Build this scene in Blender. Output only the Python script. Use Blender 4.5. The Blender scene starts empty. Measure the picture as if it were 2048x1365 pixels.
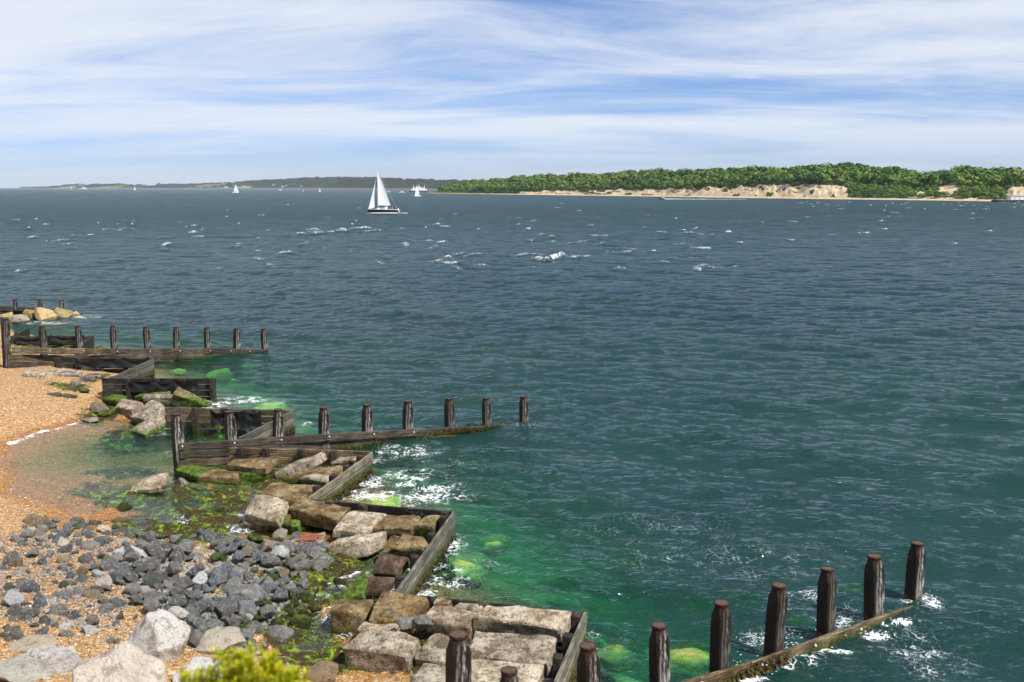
import bpy, bmesh, math, random
import numpy as np
from mathutils import Vector, Matrix, noise as mnoise

R = math.radians
random.seed(7)
rng = np.random.default_rng(11)
SC = bpy.context.scene
COL = SC.collection

# ------------------------------------------------------------------ camera
FPX, CAM_H, HOR = 1991.0, 9.0, 375.0            # focal length and horizon in photograph pixels (2048 x 1365)
PITCH = math.atan((682.5 - HOR) / FPX)
cd = bpy.data.cameras.new('camera')
cam = bpy.data.objects.new('camera', cd); COL.objects.link(cam)
cam.location = (0, 0, CAM_H)
cam.rotation_euler = (R(90) - PITCH, 0, 0)
cd.sensor_width = 36.0; cd.lens = FPX / 2048.0 * 36.0
cd.clip_start = 0.1; cd.clip_end = 60000
cd.dof.use_dof = True; cd.dof.focus_distance = 55.0; cd.dof.aperture_fstop = 1.6
SC.camera = cam

# ------------------------------------------------------------------ light and sky
SUN_EL, SUN_AZ = R(52), math.atan2(0.82, -0.57)     # azimuth measured from +Y towards +X
sd = bpy.data.lights.new('sun', 'SUN'); sd.energy = 5.0; sd.angle = R(0.53); sd.color = (1.0, 0.955, 0.88)
sun = bpy.data.objects.new('sun', sd); COL.objects.link(sun)
_ts = Vector((math.sin(SUN_AZ) * math.cos(SUN_EL), math.cos(SUN_AZ) * math.cos(SUN_EL), math.sin(SUN_EL)))
sun.rotation_euler = _ts.to_track_quat('Z', 'Y').to_euler(); sun.location = (30, -10, 60)


class NT:
    """small helper round a node tree"""
    def __init__(self, tree):
        self.t = tree; self.n = tree.nodes; self.l = tree.links
    def new(self, typ, **kw):
        nd = self.n.new(typ)
        for k, v in kw.items(): setattr(nd, k, v)
        return nd
    def put(self, sock, v):
        if v is None: return
        if hasattr(v, 'is_output') or isinstance(v, bpy.types.NodeSocket): self.l.new(v, sock)
        else:
            try: sock.default_value = v
            except Exception: sock.default_value = (*v, 1.0)
    def noise(self, scale, detail=4, rough=0.55, vec=None, dist=0.0, out='Fac'):
        nd = self.new('ShaderNodeTexNoise'); self.put(nd.inputs['Scale'], scale); nd.inputs['Detail'].default_value = detail
        nd.inputs['Roughness'].default_value = rough; nd.inputs['Distortion'].default_value = dist
        if vec is not None: self.l.new(vec, nd.inputs['Vector'])
        return nd.outputs[out]
    def voro(self, scale, vec=None, feature='F1', out='Distance', rand=1.0):
        nd = self.new('ShaderNodeTexVoronoi'); nd.feature = feature; nd.inputs['Scale'].default_value = scale
        nd.inputs['Randomness'].default_value = rand
        if vec is not None: self.l.new(vec, nd.inputs['Vector'])
        return nd.outputs[out]
    def math(self, op, a, b=0.0, clamp=False):
        nd = self.new('ShaderNodeMath', operation=op); nd.use_clamp = clamp
        self.put(nd.inputs[0], a); self.put(nd.inputs[1], b); return nd.outputs[0]
    def smooth(self, v, lo, hi):
        nd = self.new('ShaderNodeMapRange'); nd.interpolation_type = 'SMOOTHSTEP'
        self.put(nd.inputs['Value'], v); self.put(nd.inputs['From Min'], lo); self.put(nd.inputs['From Max'], hi); return nd.outputs['Result']
    def mix(self, f, a, b):
        nd = self.new('ShaderNodeMix', data_type='RGBA'); self.put(nd.inputs[0], f)
        for s, v in ((nd.inputs[6], a), (nd.inputs[7], b)):
            if isinstance(v, tuple): s.default_value = (*v[:3], 1.0)
            else: self.l.new(v, s)
        return nd.outputs[2]
    def ramp(self, f, stops):
        nd = self.new('ShaderNodeValToRGB'); self.put(nd.inputs[0], f); e = nd.color_ramp.elements
        while len(e) < len(stops): e.new(0.5)
        for el, (p, c) in zip(e, stops): el.position = p; el.color = (*c, 1.0)
        return nd.outputs[0]
    def mapping(self, vec, scale=(1, 1, 1), rot=(0, 0, 0), loc=(0, 0, 0)):
        nd = self.new('ShaderNodeMapping'); self.l.new(vec, nd.inputs['Vector'])
        nd.inputs['Scale'].default_value = scale; nd.inputs['Rotation'].default_value = rot; nd.inputs['Location'].default_value = loc
        return nd.outputs[0]
    def sep(self, vec):
        nd = self.new('ShaderNodeSeparateXYZ'); self.l.new(vec, nd.inputs[0]); return nd.outputs
    def comb(self, x, y, z):
        nd = self.new('ShaderNodeCombineXYZ')
        for s, v in zip(nd.inputs, (x, y, z)): self.put(s, v)
        return nd.outputs[0]
    def attr(self, name, typ='GEOMETRY', out='Fac'):
        nd = self.new('ShaderNodeAttribute'); nd.attribute_name = name; nd.attribute_type = typ; return nd.outputs[out]
    def pos(self): return self.new('ShaderNodeNewGeometry').outputs['Position']
    def normal(self): return self.new('ShaderNodeNewGeometry').outputs['Normal']
    def objco(self): return self.new('ShaderNodeTexCoord').outputs['Object']
    def rnd(self): return self.new('ShaderNodeObjectInfo').outputs['Random']
    def bump(self, h, strength=0.3, dist=0.02, normal=None):
        nd = self.new('ShaderNodeBump'); nd.inputs['Strength'].default_value = strength; nd.inputs['Distance'].default_value = dist
        self.l.new(h, nd.inputs['Height'])
        if normal is not None: self.l.new(normal, nd.inputs['Normal'])
        return nd.outputs[0]


MATS = {}
def material(name, fn):
    m = bpy.data.materials.new(name); m.use_nodes = True
    k = NT(m.node_tree); bs = m.node_tree.nodes['Principled BSDF']
    bs.inputs['Roughness'].default_value = 0.85
    bs.inputs['Specular IOR Level'].default_value = 0.3
    fn(k, bs); MATS[name] = m
    return m

# world: clear Nishita sky with sheets of high cirrus
W = bpy.data.worlds.new('World'); SC.world = W; W.use_nodes = True
k = NT(W.node_tree); bg = W.node_tree.nodes['Background']
sky = k.new('ShaderNodeTexSky'); sky.sky_type = 'NISHITA'; sky.sun_disc = False
sky.sun_elevation = SUN_EL; sky.sun_rotation = SUN_AZ; sky.altitude = 10
sky.air_density = 1.0; sky.dust_density = 0.0; sky.ozone_density = 2.2
dirv = k.new('ShaderNodeTexCoord').outputs['Generated']
dx, dy, dz = k.sep(dirv)
zz = k.math('ADD', k.math('MAXIMUM', dz, 0.0), 0.10)          # curved cloud deck: flattens towards the horizon
px, py = k.math('DIVIDE', dx, zz), k.math('DIVIDE', dy, zz)
pv = k.comb(px, py, 0.0)
warp = k.noise(0.22, 3, 0.5, pv, out='Color')
wv = k.new('ShaderNodeVectorMath', operation='MULTIPLY_ADD'); k.l.new(warp, wv.inputs[0]); wv.inputs[1].default_value = (2.2, 2.2, 0); k.l.new(pv, wv.inputs[2])
w1 = k.mapping(wv.outputs[0], scale=(0.30, 0.62, 1), rot=(0, 0, R(-14)), loc=(3.1, 1.2, 0))
band = k.noise(1.0, 3, 0.5, w1)                                 # broad veils
w2 = k.mapping(wv.outputs[0], scale=(0.50, 1.25, 1), rot=(0, 0, R(-24)), loc=(7.3, 2.2, 0))
streak = k.noise(1.6, 9, 0.70, w2, dist=0.5)                    # fibres
w3 = k.mapping(wv.outputs[0], scale=(0.55, 0.8, 1), loc=(1.7, 5.4, 0))
puff = k.noise(1.9, 9, 0.66, w3)
veil = k.smooth(k.math('ADD', k.math('MULTIPLY', band, 0.72), k.math('MULTIPLY', streak, 0.36)), 0.38, 0.66)
puffm = k.math('MULTIPLY', k.smooth(puff, 0.54, 0.72), 0.7)
cloud = k.math('MAXIMUM', k.math('MULTIPLY', veil, 0.92), puffm)
low = k.smooth(dz, 0.0, 0.075)                                  # the deck thins out in the haze at the horizon
cloud = k.math('MULTIPLY', cloud, k.math('ADD', k.math('MULTIPLY', low, 0.75), 0.25))
skyc = k.new('ShaderNodeHueSaturation'); skyc.inputs['Saturation'].default_value = 1.22; skyc.inputs['Value'].default_value = 1.0
k.l.new(sky.outputs[0], skyc.inputs['Color'])
skym = k.mix(1.0, skyc.outputs[0], skyc.outputs[0])
tint = k.new('ShaderNodeMix', data_type='RGBA', blend_type='MULTIPLY'); tint.inputs[0].default_value = 1.0
k.l.new(skyc.outputs[0], tint.inputs[6]); tint.inputs[7].default_value = (0.66, 0.78, 1.12, 1)
hzt = k.new('ShaderNodeMix', data_type='RGBA', blend_type='MULTIPLY'); hzt.inputs[0].default_value = 1.0
k.l.new(tint.outputs[2], hzt.inputs[6]); k.l.new(k.mix(k.smooth(dz, 0.0, 0.16), (0.86, 0.92, 1.16), (1.0, 1.0, 1.0)), hzt.inputs[7])      # blue marine air near the horizon
cc = k.mix(cloud, hzt.outputs[2], (8.0, 8.45, 9.25))
k.l.new(cc, bg.inputs['Color']); bg.inputs['Strength'].default_value = 0.079

SC.view_settings.view_transform = 'Standard'; SC.view_settings.look = 'None'
SC.view_settings.exposure = 0.40; SC.view_settings.gamma = 1.0; SC.view_settings.use_curve_mapping = False
SC.render.engine = 'CYCLES'
cy = SC.cycles
cy.use_denoising = True; cy.denoiser = 'OPENIMAGEDENOISE'; cy.denoising_prefilter = 'ACCURATE'
cy.use_adaptive_sampling = True; cy.adaptive_threshold = 0.02
cy.max_bounces = 6; cy.diffuse_bounces = 2; cy.glossy_bounces = 2; cy.transmission_bounces = 3; cy.transparent_max_bounces = 6; cy.volume_bounces = 0
cy.caustics_reflective = False; cy.caustics_refractive = False
cy.sample_clamp_indirect = 4.0

# ------------------------------------------------------------------ geometry helpers
_c, _s = math.cos(PITCH), math.sin(PITCH)
def P(u, v, z=0.0):
    """world point at height z seen at photograph pixel (u, v)"""
    x = (u - 1024) / FPX; y = -(v - 682.5) / FPX
    t = (z - CAM_H) / (-_s + y * _c)
    return Vector((x * t, (_c + y * _s) * t, z))
def Zat(x, y, v):
    """height above the sea that shows at pixel row v over ground point (x, y)"""
    q = -(v - 682.5) / FPX
    return CAM_H + y * (-_s + q * _c) / (_c + q * _s)
def pxm(p):
    """photograph pixels per metre at a world point"""
    return FPX / (p[1] * _c + (CAM_H - p[2]) * _s)

def link(o, parent=None):
    COL.objects.link(o)
    if parent is not None: o.parent = parent
    return o
def tag(o, label=None, cat=None, group=None, kind=None):
    if label: o['label'] = label
    if cat: o['category'] = cat
    if group: o['group'] = group
    if kind: o['kind'] = kind
    return o
def empty(name, loc, rz=0.0):
    o = bpy.data.objects.new(name, None); o.location = loc; o.rotation_euler = (0, 0, rz); o.empty_display_size = 0.2
    return link(o)
def setmat(me, m):
    me.materials.append(MATS[m] if isinstance(m, str) else m)
def obj(name, me, m=None, parent=None):
    o = bpy.data.objects.new(name, me)
    if m is not None and not me.materials: setmat(me, m)
    return link(o, parent)
def from_bm(name, bm, smooth=None):
    me = bpy.data.meshes.new(name); bm.to_mesh(me); bm.free()
    if smooth is not None:
        for p in me.polygons: p.use_smooth = True
        me.set_sharp_from_angle(angle=R(smooth))
    return me
def mesh_np(name, verts, quads, smooth=True):
    """fast mesh from numpy arrays (n,3) and (m,3 or 4)"""
    me = bpy.data.meshes.new(name); n, m = len(verts), len(quads); kk = quads.shape[1]
    me.vertices.add(n); me.vertices.foreach_set('co', np.ascontiguousarray(verts, dtype=np.float32).ravel())
    me.loops.add(m * kk); me.loops.foreach_set('vertex_index', np.ascontiguousarray(quads, dtype=np.int32).ravel())
    me.polygons.add(m); me.polygons.foreach_set('loop_start', np.arange(0, m * kk, kk, dtype=np.int32))
    if smooth: me.polygons.foreach_set('use_smooth', np.ones(m, dtype=bool))
    me.update(calc_edges=True); return me
def attr_np(me, name, vals):
    a = me.attributes.new(name, 'FLOAT', 'POINT'); a.data.foreach_set('value', np.ascontiguousarray(vals, dtype=np.float32))
def grid_faces(nr, nc):
    i = np.arange(nr - 1)[:, None] * nc + np.arange(nc - 1)[None, :]
    return np.stack([i, i + 1, i + nc + 1, i + nc], -1).reshape(-1, 4)
def vnoise2(x, y, seed=0):
    """smooth value noise on arrays"""
    xi, yi = np.floor(x).astype(np.int64), np.floor(y).astype(np.int64); fx, fy = x - xi, y - yi
    fx, fy = fx * fx * (3 - 2 * fx), fy * fy * (3 - 2 * fy)
    def h(a, b):
        n = (a * 374761393 + b * 668265263 + seed * 982451653) & 0x7fffffff
        n = ((n ^ (n >> 13)) * 1274126177) & 0x7fffffff
        return ((n ^ (n >> 16)) & 0xffff) / 65535.0
    return (h(xi, yi) * (1 - fx) + h(xi + 1, yi) * fx) * (1 - fy) + (h(xi, yi + 1) * (1 - fx) + h(xi + 1, yi + 1) * fx) * fy
def fbm2(x, y, seed=0, oct=4):
    s, a, t = 0, 1.0, 0
    for i in range(oct):
        s = s + a * vnoise2(x * 2 ** i, y * 2 ** i, seed + i); t += a; a *= 0.5
    return s / t
def inpoly(px, py, poly):
    px, py = np.asarray(px), np.asarray(py); r = np.zeros(px.shape, bool); j = len(poly) - 1
    for i in range(len(poly)):
        xi, yi = poly[i]; xj, yj = poly[j]
        cnd = ((yi > py) != (yj > py)) & (px < (xj - xi) * (py - yi) / ((yj - yi) or 1e-9) + xi)
        r ^= cnd; j = i
    return r

# ------------------------------------------------------------------ materials
def growth(k, base, top, weed_top, green=(0.075, 0.13, 0.012), weed=(0.035, 0.03, 0.006), amp=0.5):
    """algae and wrack that grow up from the tide line, with a ragged upper edge"""
    p = k.pos(); z = k.sep(p)[2]
    n1 = k.noise(2.3, 4, 0.65, p); n2 = k.noise(9.0, 4, 0.6, p)
    zz = k.math('ADD', z, k.math('MULTIPLY', k.math('SUBTRACT', n1, 0.5), -amp))
    zz = k.math('ADD', zz, k.math('MULTIPLY', k.math('SUBTRACT', n2, 0.5), -amp * 0.5))
    g = k.smooth(zz, top, top - 0.16)
    gcol = k.ramp(n2, [(0.38, (green[0] * .5, green[1] * .28, green[2] * .6)), (0.48, tuple(c * 0.65 for c in green)), (0.56, tuple(c * 1.15 for c in green)), (0.66, (green[0] * 2.1, green[1] * 1.75, green[2] * 1.6))])
    c = k.mix(g, base, gcol)
    wm = k.smooth(zz, weed_top, weed_top - 0.1)
    wcol = k.mix(k.noise(24, 3, 0.6, p), tuple(c_ * 0.35 for c_ in weed), tuple(c_ * 1.9 for c_ in weed))
    return k.mix(wm, c, wcol)

def concrete(name, c0, c1, c2, gtop=0.12, wtop=-0.05, stain=(0.10, 0.065, 0.015), stain_amt=0.5, bleach=0.3):
    def fn(k, bs):
        o = k.objco(); p = k.pos()
        big = k.noise(1.9, 5, 0.62, p); fine = k.noise(26, 5, 0.75, p); mid = k.noise(6.5, 5, 0.66, p)
        base = k.ramp(big, [(0.37, c0), (0.5, c1), (0.63, c2)])
        base = k.mix(k.math('MULTIPLY', k.smooth(mid, 0.49, 0.60), stain_amt), base, stain)
        base = k.mix(k.math('MULTIPLY', k.smooth(k.noise(8.5, 8, 0.78, k.mapping(p, loc=(2, 7, 5))), 0.50, 0.57), 0.72), base, tuple(x * 0.30 for x in c0))
        # dark lichen and pits
        base = k.mix(k.math('MULTIPLY', k.smooth(fine, 0.50, 0.62), 0.6), base, tuple(x * 0.30 for x in c0))
        base = k.mix(k.math('MULTIPLY', k.smooth(k.noise(3.4, 6, 0.7, k.mapping(p, loc=(5, 3, 1))), 0.51, 0.58), bleach), base, (0.60, 0.53, 0.42))
        c = growth(k, base, gtop, wtop)
        k.put(bs.inputs['Base Color'], c); bs.inputs['Roughness'].default_value = 0.9
        h = k.math('ADD', k.math('MULTIPLY', fine, 0.6), k.math('ADD', mid, k.math('MULTIPLY', k.voro(34, p), 0.35)))
        k.put(bs.inputs['Normal'], k.bump(h, 0.85, 0.05))
    return material(name, fn)
concrete('concrete_grey', (0.14, 0.11, 0.075), (0.29, 0.24, 0.175), (0.46, 0.405, 0.32), 0.18, -0.02, stain=(0.16, 0.105, 0.04), bleach=0.38)
concrete('concrete_brown', (0.085, 0.052, 0.020), (0.19, 0.125, 0.050), (0.36, 0.27, 0.14), 0.10, -0.05, stain=(0.17, 0.10, 0.012), bleach=0.12)
concrete('concrete_pale', (0.23, 0.175, 0.11), (0.42, 0.34, 0.235), (0.58, 0.51, 0.40), 0.12, -0.05, stain=(0.20, 0.13, 0.045), bleach=0.45)
concrete('concrete_maroon', (0.045, 0.028, 0.018), (0.105, 0.066, 0.043), (0.19, 0.125, 0.085), 0.05, -0.1, stain=(0.05, 0.03, 0.02), bleach=0.05)
concrete('concrete_red', (0.15, 0.105, 0.07), (0.29, 0.205, 0.135), (0.44, 0.35, 0.26), 0.05, -0.1, stain=(0.21, 0.105, 0.05), bleach=0.4)
concrete('concrete_mossy', (0.10, 0.075, 0.03), (0.19, 0.14, 0.06), (0.29, 0.23, 0.12), 0.5, 0.02, stain=(0.11, 0.12, 0.012), bleach=0.1)
concrete('concrete_weedy', (0.06, 0.08, 0.01), (0.09, 0.12, 0.015), (0.13, 0.14, 0.03), 1.3, -0.05, stain=(0.06, 0.10, 0.008), bleach=0.04)

def stone(name, c0, c1, c2, gtop, vein=(0.4, 0.4, 0.4), veinamt=0.4, rough=0.7, dark=0.5):
    def fn(k, bs):
        o = k.objco(); rn = k.rnd()
        off = k.new('ShaderNodeVectorMath', operation='ADD'); k.l.new(o, off.inputs[0])
        k.l.new(k.comb(k.math('MULTIPLY', rn, 37.0), k.math('MULTIPLY', rn, 11.0), 0), off.inputs[1]); q = off.outputs[0]
        big = k.noise(1.4, 5, 0.62, q, dist=0.5); fine = k.noise(13, 5, 0.7, q)
        f = k.math('ADD', k.math('MULTIPLY', big, 0.65), k.math('MULTIPLY', rn, 0.38))
        base = k.ramp(f, [(0.28, c0), (0.52, c1), (0.80, c2)])
        tn = k.new('ShaderNodeMix', data_type='RGBA', blend_type='MULTIPLY'); tn.inputs[0].default_value = 1.0; k.l.new(base, tn.inputs[6])
        k.l.new(k.mix(k.math('FRACT', k.math('MULTIPLY', rn, 7.31)), (1.12, 1.0, 0.84), (0.88, 0.97, 1.06)), tn.inputs[7]); base = tn.outputs[2]
        base = k.mix(k.math('MULTIPLY', k.smooth(fine, 0.49, 0.60), dark), base, tuple(x * 0.35 for x in c0))
        base = k.mix(k.math('MULTIPLY', k.smooth(k.noise(3.2, 6, 0.7, k.mapping(q, loc=(9, 2, 4))), 0.52, 0.60), veinamt), base, vein)
        z = k.sep(k.pos())[2]
        c = growth(k, base, gtop, gtop - 0.35, amp=0.55)
        k.put(bs.inputs['Base Color'], c); bs.inputs['Roughness'].default_value = rough
        k.put(bs.inputs['Normal'], k.bump(k.math('ADD', big, k.math('MULTIPLY', fine, 0.6)), 1.0, 0.16))
    return material(name, fn)
stone('stone_grey', (0.10, 0.103, 0.105), (0.215, 0.22, 0.222), (0.44, 0.435, 0.42), 0.16, (0.50, 0.49, 0.46), 0.6, rough=0.5, dark=0.55)
stone('stone_green', (0.07, 0.08, 0.06), (0.12, 0.13, 0.10), (0.19, 0.20, 0.16), 0.50, (0.26, 0.27, 0.22), 0.3)
stone('stone_chalk', (0.56, 0.52, 0.48), (0.76, 0.72, 0.68), (0.84, 0.82, 0.79), 0.05, (0.24, 0.19, 0.15), 0.6, dark=0.12)
stone('stone_lime', (0.20, 0.145, 0.09), (0.34, 0.27, 0.19), (0.50, 0.43, 0.33), 0.10, (0.10, 0.075, 0.05), 0.6, dark=0.4)
stone('stone_sand', (0.36, 0.29, 0.21), (0.52, 0.44, 0.34), (0.66, 0.59, 0.48), 0.05, (0.22, 0.17, 0.11), 0.5, dark=0.2)
stone('stone_gold', (0.26, 0.16, 0.05), (0.46, 0.33, 0.14), (0.62, 0.52, 0.32), -0.3, (0.10, 0.075, 0.05), 0.6, dark=0.4)
stone('stone_sunken', (0.52, 0.52, 0.09), (0.70, 0.67, 0.14), (0.80, 0.77, 0.24), -9.0, (0.22, 0.28, 0.05), 0.6, dark=0.28)

def timber(name, c0, c1, c2, gtop=0.2, wtop=0.02, bleach=0.35, along=True, speck=0.4):
    def fn(k, bs):
        o = k.objco(); p = k.pos()
        g = k.mapping(o, scale=(0.7, 9, 9) if along else (8, 8, 0.55))
        grain = k.noise(3.2, 6, 0.68, g); wide = k.noise(1.3, 4, 0.6, p); fine = k.noise(30, 4, 0.7, p)
        f = k.math('ADD', k.math('MULTIPLY', grain, 0.7), k.math('MULTIPLY', wide, 0.35))
        base = k.ramp(f, [(0.40, c0), (0.52, c1), (0.66, c2)])
        base = k.mix(k.math('MULTIPLY', k.smooth(grain, 0.56, 0.74), bleach), base, (0.42, 0.40, 0.37))
        base = k.mix(k.math('MULTIPLY', k.math('MULTIPLY', k.smooth(fine, 0.58, 0.66), k.smooth(wide, 0.42, 0.6)), speck), base, (0.50, 0.46, 0.38))
        rn = k.rnd(); hs = k.new('ShaderNodeHueSaturation'); k.l.new(base, hs.inputs['Color']); k.put(hs.inputs['Value'], k.math('ADD', 0.55, k.math('MULTIPLY', rn, 0.85))); k.put(hs.inputs['Saturation'], k.math('ADD', 0.7, k.math('MULTIPLY', rn, 0.6))); base = hs.outputs[0]
        c = growth(k, base, gtop, wtop, green=(0.045, 0.062, 0.010), weed=(0.06, 0.038, 0.007), amp=0.4)
        k.put(bs.inputs['Base Color'], c); bs.inputs['Roughness'].default_value = 0.8
        k.put(bs.inputs['Normal'], k.bump(k.math('ADD', grain, k.math('MULTIPLY', fine, 0.25)), 0.75, 0.02))
    return material(name, fn)
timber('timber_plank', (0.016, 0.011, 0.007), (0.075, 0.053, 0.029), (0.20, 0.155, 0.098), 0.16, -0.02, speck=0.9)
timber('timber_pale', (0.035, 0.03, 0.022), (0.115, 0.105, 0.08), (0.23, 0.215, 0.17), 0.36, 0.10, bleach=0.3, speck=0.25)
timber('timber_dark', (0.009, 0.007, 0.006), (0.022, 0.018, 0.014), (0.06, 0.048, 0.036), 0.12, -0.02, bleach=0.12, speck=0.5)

def _post(k, bs):
    o = k.objco(); p = k.pos(); x, y, z = k.sep(o)
    g = k.noise(3.2, 6, 0.72, k.mapping(o, scale=(10, 10, 0.5)))
    rn = k.rnd()
    patch = k.noise(2.0, 4, 0.6, k.mapping(o, scale=(3.2, 3.2, 0.8)))
    base = k.ramp(g, [(0.30, (0.004, 0.0035, 0.003)), (0.52, (0.017, 0.011, 0.007)), (0.75, (0.07, 0.045, 0.028))])
    # bleached streaks that also paint the lit strip into each post's sunlit face
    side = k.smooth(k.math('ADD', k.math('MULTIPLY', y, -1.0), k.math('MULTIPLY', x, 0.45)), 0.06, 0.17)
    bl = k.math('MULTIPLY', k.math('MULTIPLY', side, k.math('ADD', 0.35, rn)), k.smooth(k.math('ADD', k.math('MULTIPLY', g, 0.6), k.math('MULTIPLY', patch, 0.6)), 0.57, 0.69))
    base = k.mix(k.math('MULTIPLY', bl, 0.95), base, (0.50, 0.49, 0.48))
    # rust that has run down from the iron hoop (object origin is the post top)
    ru = k.smooth(k.math('ADD', z, k.math('MULTIPLY', k.math('SUBTRACT', g, 0.5), 0.34)), -0.24, -0.08)
    base = k.mix(k.math('MULTIPLY', ru, 0.55), base, (0.038, 0.015, 0.009))
    c = growth(k, base, 0.18, -0.03, green=(0.09, 0.055, 0.012), weed=(0.05, 0.035, 0.006), amp=0.4)
    k.put(bs.inputs['Base Color'], c); bs.inputs['Roughness'].default_value = 0.75
    k.put(bs.inputs['Normal'], k.bump(g, 0.8, 0.02))
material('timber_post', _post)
def _rust(k, bs):
    n = k.noise(14, 5, 0.7, k.objco())
    k.put(bs.inputs['Base Color'], k.ramp(n, [(0.38, (0.014, 0.008, 0.006)), (0.5, (0.042, 0.018, 0.011)), (0.64, (0.11, 0.048, 0.028))]))
    k.put(bs.inputs['Normal'], k.bump(n, 0.7, 0.01)); bs.inputs['Roughness'].default_value = 0.85
material('rusty_iron', _rust)
def _posttop(k, bs):
    n = k.noise(20, 5, 0.7, k.objco())
    k.put(bs.inputs['Base Color'], k.ramp(n, [(0.3, (0.035, 0.022, 0.016)), (0.6, (0.10, 0.065, 0.05)), (0.75, (0.20, 0.15, 0.12))]))
    k.put(bs.inputs['Normal'], k.bump(n, 0.8, 0.02))
material('post_end', _posttop)
def _cloth(k, bs):
    p = k.pos(); n = k.noise(5, 4, 0.6, p)
    base = k.mix(n, (0.004, 0.004, 0.005), (0.016, 0.016, 0.017))
    base = k.mix(k.math('MULTIPLY', k.smooth(k.noise(11, 5, 0.7, p), 0.60, 0.72), 0.5), base, (0.16, 0.15, 0.13))
    k.put(bs.inputs['Base Color'], growth(k, base, 0.22, -0.02)); bs.inputs['Roughness'].default_value = 0.65
    k.put(bs.inputs['Normal'], k.bump(n, 0.5, 0.03))
material('black_cloth', _cloth)
def flat(name, col, rough=0.6, var=0.12, scale=8.0):
    def fn(k, bs):
        n = k.noise(scale, 4, 0.6, k.objco())
        k.put(bs.inputs['Base Color'], k.mix(n, tuple(c * (1 - var) for c in col), tuple(min(1, c * (1 + var)) for c in col)))
        bs.inputs['Roughness'].default_value = rough
    return material(name, fn)
flat('white_paint', (0.78, 0.78, 0.78), 0.35, 0.04); flat('hull_black', (0.012, 0.013, 0.018), 0.25, 0.2); flat('hull_red', (0.25, 0.03, 0.025), 0.5)
flat('aluminium', (0.55, 0.56, 0.58), 0.4); flat('window_dark', (0.02, 0.025, 0.03), 0.15); flat('buoy_yellow', (0.65, 0.42, 0.02), 0.5)
flat('brick_red', (0.22, 0.07, 0.042), 0.9, 0.45, 14.0); flat('brick_dark', (0.17, 0.085, 0.06), 0.9, 0.3, 0.5); flat('roof_slate', (0.07, 0.075, 0.085), 0.8, 0.2, 0.5); flat('render_white', (0.72, 0.71, 0.68), 0.8, 0.06, 0.3)
flat('quay_dark', (0.05, 0.045, 0.04), 0.9, 0.3, 0.3); flat('navy_wear', (0.02, 0.025, 0.05), 0.8); flat('skin', (0.42, 0.24, 0.17), 0.6); flat('red_wear', (0.35, 0.03, 0.03), 0.8)
flat('bark', (0.06, 0.045, 0.035), 0.95, 0.3, 2.0)
def _sail(k, bs):
    n = k.noise(0.7, 3, 0.5, k.objco())
    k.put(bs.inputs['Base Color'], k.mix(n, (0.86, 0.87, 0.88), (0.90, 0.90, 0.90))); bs.inputs['Roughness'].default_value = 0.7
    d = k.new('ShaderNodeBsdfTranslucent'); d.inputs[0].default_value = (0.8, 0.8, 0.8, 1)
    mx = k.new('ShaderNodeMixShader'); mx.inputs[0].default_value = 0.3
    k.l.new(bs.outputs[0], mx.inputs[1]); k.l.new(d.outputs[0], mx.inputs[2])
    k.l.new(mx.outputs[0], k.n['Material Output'].inputs['Surface'])
material('sailcloth', _sail)

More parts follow.
